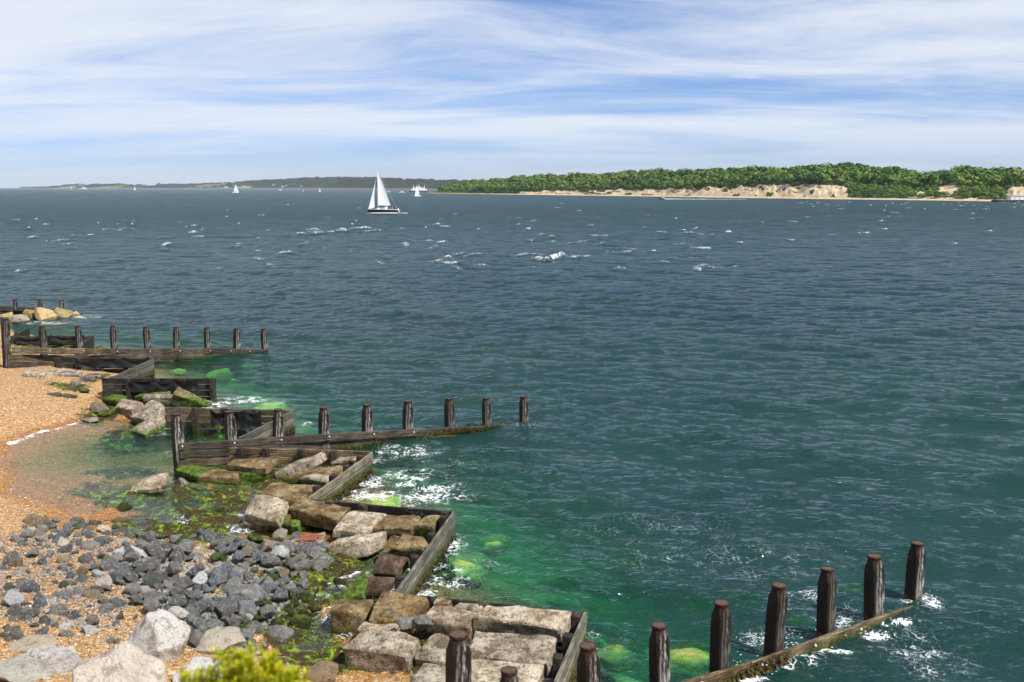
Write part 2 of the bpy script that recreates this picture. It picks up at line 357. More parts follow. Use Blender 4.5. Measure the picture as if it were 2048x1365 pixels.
# ------------------------------------------------------------------ beach and sea bed
CTRL = [
 # shingle beach, far pocket
 (0, 745, .75), (60, 752, .62), (130, 748, .5), (175, 752, .35), (0, 800, .6), (90, 790, .48), (150, 790, .25), (195, 800, .05), (0, 850, .32), (80, 840, .2), (140, 835, .08),
 (-150, 760, 1.2), (-150, 880, .9), (-150, 1000, .9), (-150, 1200, 1.3),
 # water's edge of the pool
 (0, 886, .02), (60, 864, .01), (130, 846, .0), (190, 850, -.06), (0, 930, -.07), (80, 910, -.12), (180, 900, -.3), (280, 900, -.55), (330, 890, -.65), (100, 960, -.08), (200, 960, -.12), (310, 950, -.40),
 (0, 984, .01), (50, 1006, .03), (110, 1035, .03), (0, 1025, .2), (60, 1060, .16), (180, 1010, -.06), (260, 1010, -.10), (330, 1010, -.14), (230, 1060, .04), (330, 1075, .03), (420, 1060, -.06), (460, 1035, -.10), (500, 1080, .0), (420, 990, -.12), (370, 975, -.1),
 # stony slope
 (0, 1120, .45), (0, 1230, .75), (0, 1340, 1.0), (120, 1130, .34), (120, 1250, .7), (150, 1350, 1.0), (250, 1120, .25), (250, 1220, .55), (300, 1330, .95), (380, 1130, .25), (400, 1220, .42), (420, 1310, .6), (500, 1140, .18), (540, 1210, .12), (590, 1130, .1), (640, 1110, .02), (640, 1200, -.1), (570, 1250, .0), (520, 1300, .12), (600, 1320, -.02), (660, 1310, -.08), (560, 1370, .35), (700, 1365, .1), (800, 1365, .1),
 # inside the revetment bays
 (450, 960, -.12), (560, 950, -.1), (680, 925, -.15), (520, 1000, -.12), (600, 1060, -.1), (750, 1080, -.1), (850, 1050, -.15), (720, 1150, -.12), (780, 1220, -.05), (900, 1280, .0), (1050, 1280, -.1), (1050, 1350, .0),
 (230, 800, -.05), (300, 840, -.08), (250, 870, -.12), (450, 850, -.2), (400, 870, -.25), (520, 845, -.3), (330, 775, -.05), (230, 740, .1), (130, 690, .3), (60, 690, .5), (20, 660, .0), (0, 640, -.1),
 # sea bed
 (960, 1020, -1.1), (900, 950, -2.1), (820, 960, -1.1), (790, 900, -2.0), (880, 1130, -1.0), (1000, 1150, -.95), (1100, 1180, -1.0), (1180, 1120, -1.5), (1050, 1050, -1.5), (1000, 940, -3.0), (1220, 1260, -1.2), (1350, 1240, -1.6), (1480, 1330, -2.4),
 (1300, 1050, -3.0), (1500, 1180, -3.2), (1200, 940, -3.6), (1000, 880, -3.4), (700, 870, -2.2), (640, 860, -.9), (520, 800, -.9), (480, 760, -1.5), (600, 780, -2.4), (420, 735, -.8), (560, 740, -1.9), (330, 730, -.6), (700, 760, -2.5), (900, 800, -3.0),
 (640, 690, -2.8), (330, 700, -1.2), (480, 680, -2.0), (200, 655, -.6), (90, 650, -.3), (200, 620, -1.6), (300, 640, -1.8), (350, 600, -3.2), (100, 590, -2.5), (0, 580, -2.0), (1900, 1330, -3.4), (1650, 1300, -3.6), (1700, 1100, -3.4), (2100, 1200, -4), (1500, 950, -3.8), (1200, 780, -4), (1000, 700, -4.2), (700, 620, -4.4), (300, 540, -4.5), (1600, 750, -5), (2100, 900, -5), (1024, 560, -6), (1800, 560, -6), (200, 490, -6), (-300, 600, -1.5), (-400, 480, -6), (2300, 1100, -5), (2300, 1350, -4), (1500, 1364, -2.8), (1300, 1364, -1.4), (1700, 1364, -2.8)]
_cp = np.array([tuple(P(u, v, z)) for u, v, z in CTRL])
def _rbf_fit():
    d = np.linalg.norm(_cp[:, None, :2] - _cp[None, :, :2], axis=-1)
    A = np.zeros((len(_cp) + 1,) * 2); A[:-1, :-1] = d - 0.05 * np.eye(len(_cp)); A[-1, :-1] = A[:-1, -1] = 1
    return np.linalg.solve(A, np.r_[_cp[:, 2], 0])
_rw = _rbf_fit()
def ground(x, y):
    x = np.atleast_1d(np.asarray(x, float)); y = np.atleast_1d(np.asarray(y, float)); sh = x.shape; x = x.ravel(); y = y.ravel()
    z = np.full(x.shape, _rw[-1])
    if x.size < 3000: z = _rw[-1] + np.hypot(x[:, None] - _cp[None, :, 0], y[:, None] - _cp[None, :, 1]) @ _rw[:-1]
    else:
        for i in range(len(_cp)): z += _rw[i] * np.hypot(x - _cp[i, 0], y - _cp[i, 1])
    far = np.clip((np.hypot(x + 5, y - 35) - 45) / 60, 0, 1)
    z = np.clip(z, -6, 2.2) * (1 - far) - 6.5 * far
    z = z + (fbm2(x * 0.9, y * 0.9, 3) - 0.5) * 0.10
    # the bank below the footpath the camera stands on
    bank = np.interp(y, [-60, 3.4, 5.0, 10.0, 14.2, 16.5], [7.4, 6.9, 5.85, 3.05, 0.75, -2.0]) + (fbm2(x * 0.5, y * 0.5, 8) - 0.5) * 0.3
    bank = bank + np.clip((np.abs(x) - 40) / 60, 0, 1) * -8
    t = np.clip((bank - z) / 0.6 * 0.5 + 0.5, 0, 1)
    z = z * (1 - t) + bank * t
    return z.reshape(sh)
def _weedlump(X, Y, wd): return wd * (fbm2(X * 1.5, Y * 1.5, 31, 4) - 0.40) * 0.75
def gz(x, y): return float(ground(x, y)[0])
def onground(u, v):
    z = 0.2
    for _ in range(8):
        p = P(u, v, z); z = max(-0.18, 0.5 * z + 0.5 * gz(p.x, p.y))
    p = P(u, v, z); p.z = max(-0.25, gz(p.x, p.y)); return p

def axis(lo, hi, step, a, b, grow=1.25):
    c = list(np.arange(lo, hi, step)); s = step
    while c[-1] < b: s *= grow; c.append(c[-1] + s)
    s = step
    while c[0] > a: s *= grow; c.insert(0, c[0] - s)
    return np.array(c)
gx = axis(-27, 7, 0.11, -14000, 14000); gy = axis(13.5, 62, 0.125, -40, 14000)
GX, GY = np.meshgrid(gx, gy); GZ = ground(GX, GY)
def blob(X, Y, lst, z=0.0):
    """soft patches given as (u, v, ru, rv, strength) on the ground"""
    r = np.zeros(X.shape)
    for u, v, ru, rv, s in lst:
        p = P(u, v, z); ax = ru / pxm(p); q0, q1 = P(u, v - rv, z), P(u, v + rv, z); ay = abs(q0.y - q1.y) / 2
        d2 = ((X - p.x) / ax) ** 2 + ((Y - p.y) / ay) ** 2
        r = np.maximum(r, s * np.exp(-d2 ** 1.5 * 0.8))
    return r
WEED = [(300, 985, 120, 35, .8), (400, 1010, 120, 45, 1), (350, 1050, 130, 28, .95), (470, 1030, 60, 45, 1), (560, 960, 120, 30, 1), (200, 975, 70, 25, .6), (270, 865, 70, 25, .9), (230, 820, 50, 30, .8), (140, 790, 45, 9, .7), (190, 770, 30, 14, .6),
        (330, 800, 120, 30, .9), (450, 860, 120, 26, 1), (620, 1180, 70, 45, 1), (590, 1260, 90, 45, 1), (680, 1120, 60, 45, 1), (640, 1330, 90, 40, .9), (800, 1230, 140, 60, 1), (780, 1090, 120, 60, 1), (950, 1330, 160, 70, .9), (560, 1180, 70, 40, .7), (480, 1090, 120, 22, .7), (640, 930, 120, 30, 1), (150, 700, 130, 18, .9), (520, 1320, 60, 30, .5), (240, 930, 90, 20, .62)]
wd = blob(GX, GY, WEED); GZ = GZ + _weedlump(GX, GY, wd) * np.clip((GZ + .6) / .3, 0, 1)
me = mesh_np('beach', np.stack([GX, GY, GZ], -1).reshape(-1, 3), grid_faces(len(gy), len(gx)))
seaw = np.clip((-0.55 - GZ) / 0.5, 0, 1)
attr_np(me, 'weed', (wd * (1 - seaw)).ravel()); attr_np(me, 'sea', seaw.ravel())
def _beach(k, bs):
    p = k.pos(); z = k.sep(p)[2]
    v = k.new('ShaderNodeTexVoronoi'); v.inputs['Scale'].default_value = 19; k.l.new(p, v.inputs['Vector'])
    r = k.sep(v.outputs['Color'])[0]
    peb = k.ramp(r, [(0.0, (0.13, 0.065, 0.025)), (0.2, (0.33, 0.17, 0.055)), (0.45, (0.42, 0.24, 0.085)), (0.62, (0.26, 0.14, 0.055)), (0.8, (0.50, 0.34, 0.18)), (0.93, (0.60, 0.54, 0.45)), (1.0, (0.15, 0.15, 0.15))])
    n = k.noise(1.1, 4, 0.6, p)
    peb = k.mix(k.smooth(n, 0.3, 0.75), peb, k.mix(0.4, peb, (0.42, 0.23, 0.08)))
    wetf = k.smooth(k.math('ADD', z, k.math('MULTIPLY', k.math('SUBTRACT', n, 0.5), 0.12)), 0.13, 0.02)
    wet = k.new('ShaderNodeMix', data_type='RGBA', blend_type='MULTIPLY'); wet.inputs[0].default_value = 1.0
    k.l.new(peb, wet.inputs[6]); wet.inputs[7].default_value = (0.80, 0.62, 0.42, 1)
    c = k.mix(wetf, peb, wet.outputs[2])
    # wrack and green weed on the stones between the tide marks
    wn = k.noise(3.6, 6, 0.68, p, dist=0.6); wf = k.noise(24, 4, 0.7, p)
    wcol = k.ramp(wn, [(0.36, (0.010, 0.007, 0.003)), (0.44, (0.075, 0.042, 0.010)), (0.50, (0.014, 0.010, 0.004)), (0.54, (0.07, 0.09, 0.007)), (0.63, (0.22, 0.31, 0.012))])
    wcol = k.mix(k.math('MULTIPLY', k.smooth(wf, .45, .7), 0.7), wcol, (0.02, 0.016, 0.006))
    wm = k.smooth(k.math('ADD', k.attr('weed'), k.math('MULTIPLY', k.math('SUBTRACT', k.noise(2.2, 6, 0.7, p), 0.5), 1.6)), 0.36, 0.56)
    c = k.mix(wm, c, wcol)
    # pale sand and dark weed patches on the sea bed
    sn = k.noise(0.42, 4, 0.6, p)
    sb = k.mix(k.smooth(sn, 0.50, 0.66), (0.56, 0.62, 0.26), (0.09, 0.12, 0.07))
    c = k.mix(k.attr('sea'), c, sb)
    bankm = k.smooth(z, 1.5, 2.2)
    c = k.mix(bankm, c, k.mix(n, (0.05, 0.07, 0.02), (0.10, 0.085, 0.04)))
    k.put(bs.inputs['Base Color'], c)
    k.put(bs.inputs['Roughness'], k.math('SUBTRACT', 0.9, k.math('MULTIPLY', wetf, 0.35)))
    h = k.math('ADD', k.math('MULTIPLY', v.outputs['Distance'], -1.0), k.math('MULTIPLY', wn, k.math('MULTIPLY', wm, 1.5)))
    k.put(bs.inputs['Normal'], k.bump(h, 0.9, 0.04))
material('beach', _beach)
tag(obj('beach', me, 'beach'), 'orange shingle beach running down under the water', kind='structure')

# ------------------------------------------------------------------ sea
SUNK = [  # boulders under the surface: u, v, width px, depth of top
 (1374, 1310, 132, .06), (1234, 1302, 84, .09), (935, 1128, 88, .10), (990, 1088, 50, .12), (757, 992, 90, .05), (540, 808, 84, .08), (1492, 1246, 60, .55), (1398, 1258, 42, .55), (602, 857, 34, .25), (440, 740, 60, .22), (356, 738, 34, .14), (1703, 1222, 46, .5), (498, 728, 40, .3), (160, 636, 50, .06), (115, 645, 60, .10), (1560, 1360, 40, .45), (1600,1290,40,.6), (1080,1240,60,.5)]
_sb = []
for u, v, wpx, dep in SUNK:
    p = P(u, v, -dep); _sb.append((p.x, p.y, wpx / pxm(p) * 0.5, dep))
def water_depth(X, Y, G):
    d = -G
    for x, y, r, dep in _sb:
        q = ((X - x) ** 2 + (Y - y) ** 2) / (r * r * 1.1)
        d = np.where(q < 2.2, np.minimum(d, dep * 0.8 + 0.35 * q + 0.25 * q * q), d)
    return d
FOAM = [(862, 1158, 70, 30, .78), (905, 1095, 30, 25, .7), (825, 1188, 60, 18, .8), (960, 1130, 40, 12, .35), (800, 968, 90, 26, .70), (720, 996, 60, 18, .75), (860, 985, 70, 26, .7), (800, 905, 70, 15, .55), (900, 930, 100, 14, .22), (560, 803, 30, 6, .3), (470, 803, 60, 8, .9), (420, 812, 35, 6, 1),
        (1505, 1362, 55, 10, 1.3), (1440, 1385, 60, 12, 1.3), (1580, 1328, 50, 9, 1.4), (1648, 1297, 45, 8, 1.3), (1735, 1264, 60, 7, 1.1), (1848, 1210, 36, 12, 1.2), (1780, 1246, 50, 6, 1.0), (1615, 1312, 40, 7, 1.3), (1520, 1275, 40, 20, .5), (1610, 1190, 60, 22, .42), (1690, 1240, 40, 12, .5), (1640, 1215, 70, 30, .3), (1860, 1310, 90, 50, .3), (1190, 1285, 18, 22, .6), (1110, 1225, 70, 8, .25), (1440, 1120, 260, 40, .17), (1320, 1060, 200, 30, .15),
        (430, 1042, 75, 14, .85), (455, 1062, 55, 9, .9), (400, 1032, 60, 10, .5), (330, 1060, 30, 8, .4), (600, 1222, 55, 9, 1.0), (545, 1240, 40, 7, .9), (655, 1205, 40, 18, .8), (690, 1150, 40, 22, .7), (640, 1165, 40, 12, .5), (700, 1275, 30, 10, .5), (520, 985, 40, 12, .35), (575, 945, 40, 8, .5),
        (0, 888, 26, 9, 2.2), (30, 874, 30, 8, 2.2), (62, 864, 26, 6, 2.2), (95, 855, 26, 5, 2.2), (128, 847, 24, 4, 2.2), (10, 985, 16, 12, .5), (26, 1000, 14, 8, .4), (200, 784, 30, 6, .8), (160, 785, 16, 5, .7), (315, 860, 40, 9, .45), (345, 905, 18, 12, .3), (600, 848, 26, 6, .6), (170, 634, 34, 4, .55), (100, 646, 50, 4, .7), (1050, 852, 40, 6, .3), (740, 925, 30, 8, .5), (650, 1230, 30, 20, .5)]
CREST = list(((685, 463, 34, .55, 3), (655, 466, 50, .35, 1.2), (720, 459, 46, .4, 1.3), (740, 463, 40, .2, .8), (602, 468, 18, .3, 1.6), (625, 460, 36, .22, 1), (1112, 516, 56, .55, 3), (1075, 520, 26, .35, 1.5), (1060, 512, 60, .18, .8), (1160, 515, 60, .16, .7), (895, 519, 32, .3, 1.1), (880, 524, 44, .15, .7), (900, 525, 50, .15, .7), (1402, 497, 42, .35, 1.4), (1398, 541, 20, .35, 2), (1410, 533, 28, .22, 1), (1385, 468, 40, .2, 1), (385, 467, 13, .45, 2.2), (570, 508, 24, .3, 1.2), (612, 487, 9, .35, 2), (1056, 460, 14, .45, 2.4), (874, 450, 16, .4, 1.6), (890, 453, 24, .2, .9), (1180, 453, 15, .4, 1.8), (1105, 476, 14, .3, 1.5), (1195, 472, 44, .25, 1), (330, 491, 10, .35, 2), (60, 458, 14, .35, 1.6), (28, 442, 18, .35, 1.4), (62, 476, 10, .35, 1.4), (1458, 466, 12, .35, 1.6), (1324, 466, 26, .22, 1), (1980, 464, 20, .3, 1.2), (1735, 468, 12, .3, 1.4), (810, 493, 14, .25, 1), (883, 486, 24, .18, 1), (960, 460, 14, .2, 1)))
_cr = random.Random(3)
for _ in range(62): CREST.append((_cr.uniform(-20, 2070), 404 + 120 * _cr.betavariate(1.6, 2.6), _cr.uniform(5, 22), _cr.uniform(.10, .26), _cr.uniform(.4, 1.0)))
for _ in range(30): CREST.append((_cr.uniform(1600, 2060), _cr.uniform(403, 420), _cr.uniform(5, 13), _cr.uniform(.2, .35), .8))
for _ in range(60): CREST.append((_cr.uniform(0, 1500), _cr.uniform(440, 545), _cr.uniform(14, 46), _cr.uniform(.05, .12), .22))
CREST = [(u, v, w, h, dn, _cr.uniform(-1.6, 1.6), _cr.uniform(0, 6.28)) for u, v, w, h, dn in CREST]
def crest_field(X, Y):
    "height of the breaking humps and their foam"
    Z, F = np.zeros(X.shape), np.zeros(X.shape)
    for u, v, w, h, dn, sl, ph in CREST:
        c = P(u, v, 0); L = w / pxm(c); m = (np.abs(X - c.x) < L * 1.3) & (np.abs(Y - c.y) < 4 + L * 3)
        if not m.any(): continue
        t = (X[m] - c.x) / L; dy = Y[m] - c.y - sl * t * L - .8 * L * np.sin(ph + 4 * t) * .8; e = np.exp(-(2.0 * t) ** 4)
        Z[m] += 1.1 * h * e * np.exp(-np.where(dy < 0, (dy / .7) ** 2, (dy / 2.2) ** 2))
        F[m] = np.maximum(F[m], min(1.15, .5 + .4 * dn) * e * np.exp(-np.where(dy < 0, (dy / (.5 + .2 * dn)) ** 2, (dy / (1.0 + .8 * dn)) ** 2)) * (.35 + .9 * fbm2(X[m] * 1.1, Y[m] * .5, 13, 3)))
    return Z, F
def build_sea():
    ang = np.linspace(R(-41), R(41), 830)
    d = [13.2]
    while d[-1] < 380: d.append(d[-1] * 1.0044)
    while d[-1] < 12500: d.append(d[-1] * 1.035)
    d = np.array(d); D, A = np.meshgrid(d, ang, indexing='ij')
    X, Y = D * np.sin(A), D * np.cos(A)
    G = np.full(X.shape, -6.5); nr = D < 110
    G[nr] = ground(X[nr], Y[nr]); dep = np.full(X.shape, 6.5); dep[nr] = water_depth(X[nr], Y[nr], G[nr]); fb = np.clip((D - 60) / 48, 0, 1); dep = dep * (1 - fb) + 6.5 * fb
    cell = np.maximum(D * (ang[1] - ang[0]), np.gradient(d)[:, None] * np.ones_like(A))
    amp = np.clip((-G - 0.05) / 1.3, 0.06, 1.0)
    Zz, DX, DY = np.zeros_like(X), np.zeros_like(X), np.zeros_like(X)
    lam = np.exp(np.linspace(math.log(0.26), math.log(9.5), 58))
    wr = np.random.default_rng(5)
    gust = 0.3 + 1.35 * fbm2(X / 20 + 40, Y / 42 + 9, 21, 3)
    for L in lam:
        th = R(-112) + wr.normal(0, 0.47 if L < 3 else 0.34)
        kx, ky = math.cos(th), math.sin(th); kk = 2 * math.pi / L
        a = 0.0086 * L ** 0.86 * (1.0 if L < 4.5 else (4.5 / L) ** 0.7) * (1.0 if L < 2.2 else 0.62)
        ph = kk * (kx * X + ky * Y) + wr.uniform(0, 6.28) + 1.6 * vnoise2(X / (L * 3.1) + L * 7, Y / (L * 3.1), int(L * 100))
        w = np.clip((L / cell - 2.0) / 2.5, 0, 1) * a
        if L < 2.4: w = w * gust
        sh = np.clip(amp * (1.0 if L > 0.8 else 1.5), 0, 1)
        Zz += w * sh * np.sin(ph); DX += -0.85 * w * sh * kx * np.cos(ph) * -1; DY += 0.85 * w * sh * ky * np.cos(ph)
    Zz += 0.10 * np.clip((D - 60) / 60, 0, 1) * np.clip((420 - D) / 150, 0, 1) * (fbm2(X / 7, Y / 3.2, 77, 2) - 0.5) * 2
    far_ = (D > 85) & (D < 700); cz, cf = crest_field(X[far_], Y[far_]); Zz[far_] += cz
    V = np.stack([X + DX, Y + DY, Zz], -1).reshape(-1, 3)
    F = grid_faces(*X.shape)
    keep = (G.ravel()[F].min(axis=1) < 0.25)
    me = mesh_np('sea', V, F[keep])
    attr_np(me, 'depth', np.clip(dep + Zz * 0.5, 0.0, 8).ravel())
    fo = np.zeros_like(X); fo[nr] = blob(X[nr], Y[nr], FOAM); fo[far_] = np.maximum(fo[far_], cf); attr_np(me, 'foam', fo.ravel())
    return me
def _sea(k, bs):
    p = k.pos(); dep = k.attr('depth'); fo = k.attr('foam')
    x, y, z = k.sep(p)
    dist = k.math('SQRT', k.math('ADD', k.math('MULTIPLY', x, x), k.math('MULTIPLY', y, y)))
    q = k.mapping(p, scale=(0.62, 1.3, 1), rot=(0, 0, R(20)))
    def ridge(sc, det, d_): return k.math('SUBTRACT', 1.0, k.math('ABSOLUTE', k.math('SUBTRACT', k.math('MULTIPLY', k.noise(sc, det, 0.55, q, dist=d_), 2.0), 1.0)))
    rip = k.math('ADD', k.math('MULTIPLY', ridge(4.2, 3, 0.6), 0.7), k.math('MULTIPLY', ridge(1.5, 4, 0.5), 1.5))
    calm = k.smooth(dep, 0.0, 0.7)
    bm = k.new('ShaderNodeBump'); bm.inputs['Distance'].default_value = 0.085
    k.put(bm.inputs['Strength'], k.math('ADD', 0.12, k.math('MULTIPLY', calm, 0.85))); k.l.new(rip, bm.inputs['Height'])
    bn = k.noise(0.42, 5, 0.62, k.mapping(p, scale=(0.45, 1.2, 1), rot=(0, 0, R(16))), dist=0.4); big = k.math('SUBTRACT', 1.0, k.math('ABSOLUTE', k.math('SUBTRACT', k.math('MULTIPLY', bn, 2.0), 1.0)))
    bm2 = k.new('ShaderNodeBump'); bm2.inputs['Strength'].default_value = 0.9
    k.put(bm2.inputs['Distance'], k.math('MULTIPLY', k.smooth(dist, 70, 380), 1.3)); k.l.new(big, bm2.inputs['Height']); k.l.new(bm.outputs[0], bm2.inputs['Normal'])
    nrm = bm2.outputs[0]
    # light lost on the way to the bed (Beer-Lambert), plus the scattering of the water itself
    def ex(kc): return k.math('EXPONENT', k.math('MULTIPLY', dep, -kc))
    tr = k.new('ShaderNodeBsdfTransparent'); k.l.new(k.comb(ex(1.35), ex(0.13), ex(0.52)), tr.inputs[0])
    body = k.new('ShaderNodeBsdfDiffuse')
    patch = k.noise(0.09, 3, 0.5, p)
    deepc = k.mix(k.smooth(patch, 0.35, 0.65), (0.0085, 0.0280, 0.0315), (0.0125, 0.0365, 0.0375))
    shal = k.smooth(dep, 2.6, 0.8)
    k.l.new(k.mix(shal, deepc, (0.006, 0.044, 0.027)), body.inputs[0])
    body.inputs['Normal'].default_value = (0, 0, 1)
    k.l.new(k.comb(0.0, 0.0, 1.0), body.inputs['Normal'])
    m1 = k.new('ShaderNodeMixShader'); k.l.new(k.math('EXPONENT', k.math('MULTIPLY', k.math('MAXIMUM', k.math('SUBTRACT', dep, 0.3), 0.0), -1.3)), m1.inputs[0]); k.l.new(body.outputs[0], m1.inputs[1]); k.l.new(tr.outputs[0], m1.inputs[2])
    fr = k.new('ShaderNodeFresnel'); fr.inputs['IOR'].default_value = 1.333; k.l.new(nrm, fr.inputs['Normal'])
    gl = k.new('ShaderNodeBsdfGlossy'); k.put(gl.inputs['Roughness'], k.math('ADD', 0.06, k.math('MULTIPLY', k.smooth(dist, 40, 900), 0.16))); k.l.new(nrm, gl.inputs['Normal'])
    gl.inputs['Color'].default_value = (0.84, 0.90, 0.92, 1)
    m2 = k.new('ShaderNodeMixShader'); k.l.new(k.math('MULTIPLY', fr.outputs[0], 0.72), m2.inputs[0]); k.l.new(m1.outputs[0], m2.inputs[1]); k.l.new(gl.outputs[0], m2.inputs[2])
    # lace of foam
    wq = k.new('ShaderNodeVectorMath', operation='MULTIPLY_ADD'); k.l.new(k.noise(3.0, 4, 0.6, p, out='Color'), wq.inputs[0]); wq.inputs[1].default_value = (0.5, 0.5, 0); k.l.new(k.mapping(p, scale=(1, 0.8, 0)), wq.inputs[2])
    e1 = k.voro(5.2, wq.outputs[0], 'DISTANCE_TO_EDGE'); e2 = k.voro(10.0, wq.outputs[0], 'DISTANCE_TO_EDGE')
    edge = k.math('MINIMUM', e1, k.math('ADD', k.math('MULTIPLY', e2, 1.1), 0.03))
    nn = k.noise(1.5, 5, 0.7, p)
    thr = k.math('MULTIPLY', fo, k.math('MULTIPLY', k.smooth(nn, 0.38, 0.64), 0.175))
    fm = k.smooth(k.math('SUBTRACT', thr, edge), -0.01, 0.06)
    sp = k.math('MULTIPLY', k.smooth(k.noise(11, 3, 0.7, k.mapping(p, scale=(0.6, 1.2, 1))), 0.72, 0.78), k.smooth(fo, 0.10, 0.4))
    fm = k.math('MULTIPLY', k.math('MAXIMUM', fm, sp), 0.85)
    fd = k.new('ShaderNodeBsdfDiffuse'); fd.inputs[0].default_value = (0.86, 0.89, 0.90, 1)
    m3 = k.new('ShaderNodeMixShader'); k.l.new(fm, m3.inputs[0]); k.l.new(m2.outputs[0], m3.inputs[1]); k.l.new(fd.outputs[0], m3.inputs[2])
    k.l.new(m3.outputs[0], k.n['Material Output'].inputs['Surface'])
material('sea_water', _sea)
tag(obj('sea', build_sea(), 'sea_water'), 'choppy teal sea with green shallows', kind='structure')

# ------------------------------------------------------------------ timber groynes and revetment panels
def post_mesh():
    bm = bmesh.new(); S, ch = 0.155, 0.040
    def ring(z, k, round_=0.0):
        vs = []
        for (a, b) in ((1, -1), (1, 1), (-1, 1), (-1, -1)):
            for e in ((0, 1) if a * b < 0 else (1, 0)):
                x, y = a * S, b * S
                if e == 0: x, y = a * (S - (ch + round_)), b * S
                else: x, y = a * S, b * (S - (ch + round_))
                vs.append((x * k, y * k, z))
        vs.sort(key=lambda q: math.atan2(q[1], q[0]))
        return [bm.verts.new(q) for q in vs]
    lv = [(-3.4, 1.0, 0), (-1.4, 1.0, 0), (-0.85, 1.0, 0), (-0.5, 0.99, 0), (-0.27, 0.97, 0), (-0.15, 0.84, .03), (-0.08, 0.80, .05), (-0.002, 0.79, .05)]
    rs = [ring(*l) for l in lv]
    for a, b in zip(rs, rs[1:]):
        for i in range(8): bm.faces.new((a[i], a[(i + 1) % 8], b[(i + 1) % 8], b[i]))
    f = bm.faces.new(rs[-1]); f.material_index = 1
    for v in bm.verts:
        n = mnoise.noise_vector(v.co * 3.0) * 0.008
        v.co.x += n.x; v.co.y += n.y
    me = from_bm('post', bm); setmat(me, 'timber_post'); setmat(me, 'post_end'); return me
def hoop_mesh():
    bm = bmesh.new(); n = 20; prof = [(0.118, -0.062), (0.130, -0.055), (0.139, -0.03), (0.141, -0.004), (0.136, 0.006), (0.124, 0.006), (0.119, -0.006)]
    rs = [[bm.verts.new(((r + 0.004 * math.sin(5 * a + z * 30)) * math.cos(a), (r + 0.004 * math.sin(3 * a)) * math.sin(a), z)) for a in (2 * math.pi * i / n for i in range(n))] for r, z in prof]
    for a, b in zip(rs, rs[1:]):
        for i in range(n): bm.faces.new((a[i], a[(i + 1) % n], b[(i + 1) % n], b[i]))
    me = from_bm('iron_hoop', bm, 50); setmat(me, 'rusty_iron'); return me
POST, HOOP = post_mesh(), hoop_mesh()
def short_post_mesh():
    bm = bmesh.new(); bmesh.ops.create_cube(bm, size=1.0, matrix=Matrix.Translation((0, 0, -0.9)) @ Matrix.Diagonal((0.21, 0.17, 1.8, 1)))
    bmesh.ops.subdivide_edges(bm, edges=[e for e in bm.edges if abs(e.verts[0].co.z - e.verts[1].co.z) > 1], cuts=6)
    bmesh.ops.bevel(bm, geom=[e for e in bm.edges if e.calc_face_angle(0) > 1], offset=0.018, segments=1, affect='EDGES')
    for v in bm.verts: v.co += mnoise.noise_vector(v.co * 4) * 0.012
    me = from_bm('post', bm, 40); setmat(me, 'timber_dark'); return me
SPOST = short_post_mesh()
def board_mesh(L, h, t, m, seed):
    bm = bmesh.new(); n = max(3, int(L / 0.3)); rows = []
    prof = [(-t / 2 + .012, 0), (t / 2 - .012, 0), (t / 2, -.014), (t / 2, -h + .014), (t / 2 - .012, -h), (-t / 2 + .012, -h), (-t / 2, -h + .014), (-t / 2, -.014)]
    for i in range(n + 1):
        x = L * i / n; o = Vector((x * 0.9 + seed * 3.7, seed * 1.3, 0))
        rows.append([bm.verts.new((x, y + 0.012 * mnoise.noise(o + Vector((0, 5, z))), z + 0.014 * mnoise.noise(o * 1.7 + Vector((3, 0, z * 2))))) for y, z in prof])
    for a, b in zip(rows, rows[1:]):
        for i in range(8): bm.faces.new((a[i], b[i], b[(i + 1) % 8], a[(i + 1) % 8]))
    bm.faces.new(rows[0]); bm.faces.new(rows[-1][::-1])
    bmesh.ops.recalc_face_normals(bm, faces=bm.faces)
    me = from_bm('plank', bm); setmat(me, m); return me
_bolt = None
def bolt_mesh():
    bm = bmesh.new(); bmesh.ops.create_cone(bm, cap_ends=True, segments=8, radius1=0.034, radius2=0.024, depth=0.03, matrix=Matrix.Rotation(R(90), 4, 'X'))
    me = from_bm('bolt', bm); setmat(me, 'aluminium'); return me
_bolt = bolt_mesh()
_bs = [0]
def place(o, p, root, rot=None):
    o.location = Vector(p) - root.location
    if rot is not None: o.rotation_euler = rot
    return o
def board(root, p0, p1, h, t, m, bolts=()):
    d = p1 - p0; L = d.length; _bs[0] += 1
    o = obj('plank', board_mesh(L, h, t, m, _bs[0]), None, root)
    x = d.normalized(); y = Vector((0, 0, 1)).cross(x).normalized(); z = x.cross(y)
    o.rotation_euler = Matrix((x, y, z)).transposed().to_euler(); o.location = p0 - root.location
    for s in bolts:
        b = obj('bolt', _bolt, None, o); b.location = (s * L, -t / 2 - 0.01, -h * 0.5 + 0.03)
    return o
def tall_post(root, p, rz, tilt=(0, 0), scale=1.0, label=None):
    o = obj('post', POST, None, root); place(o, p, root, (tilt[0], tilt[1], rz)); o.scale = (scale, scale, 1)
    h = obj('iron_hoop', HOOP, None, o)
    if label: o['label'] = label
    return o

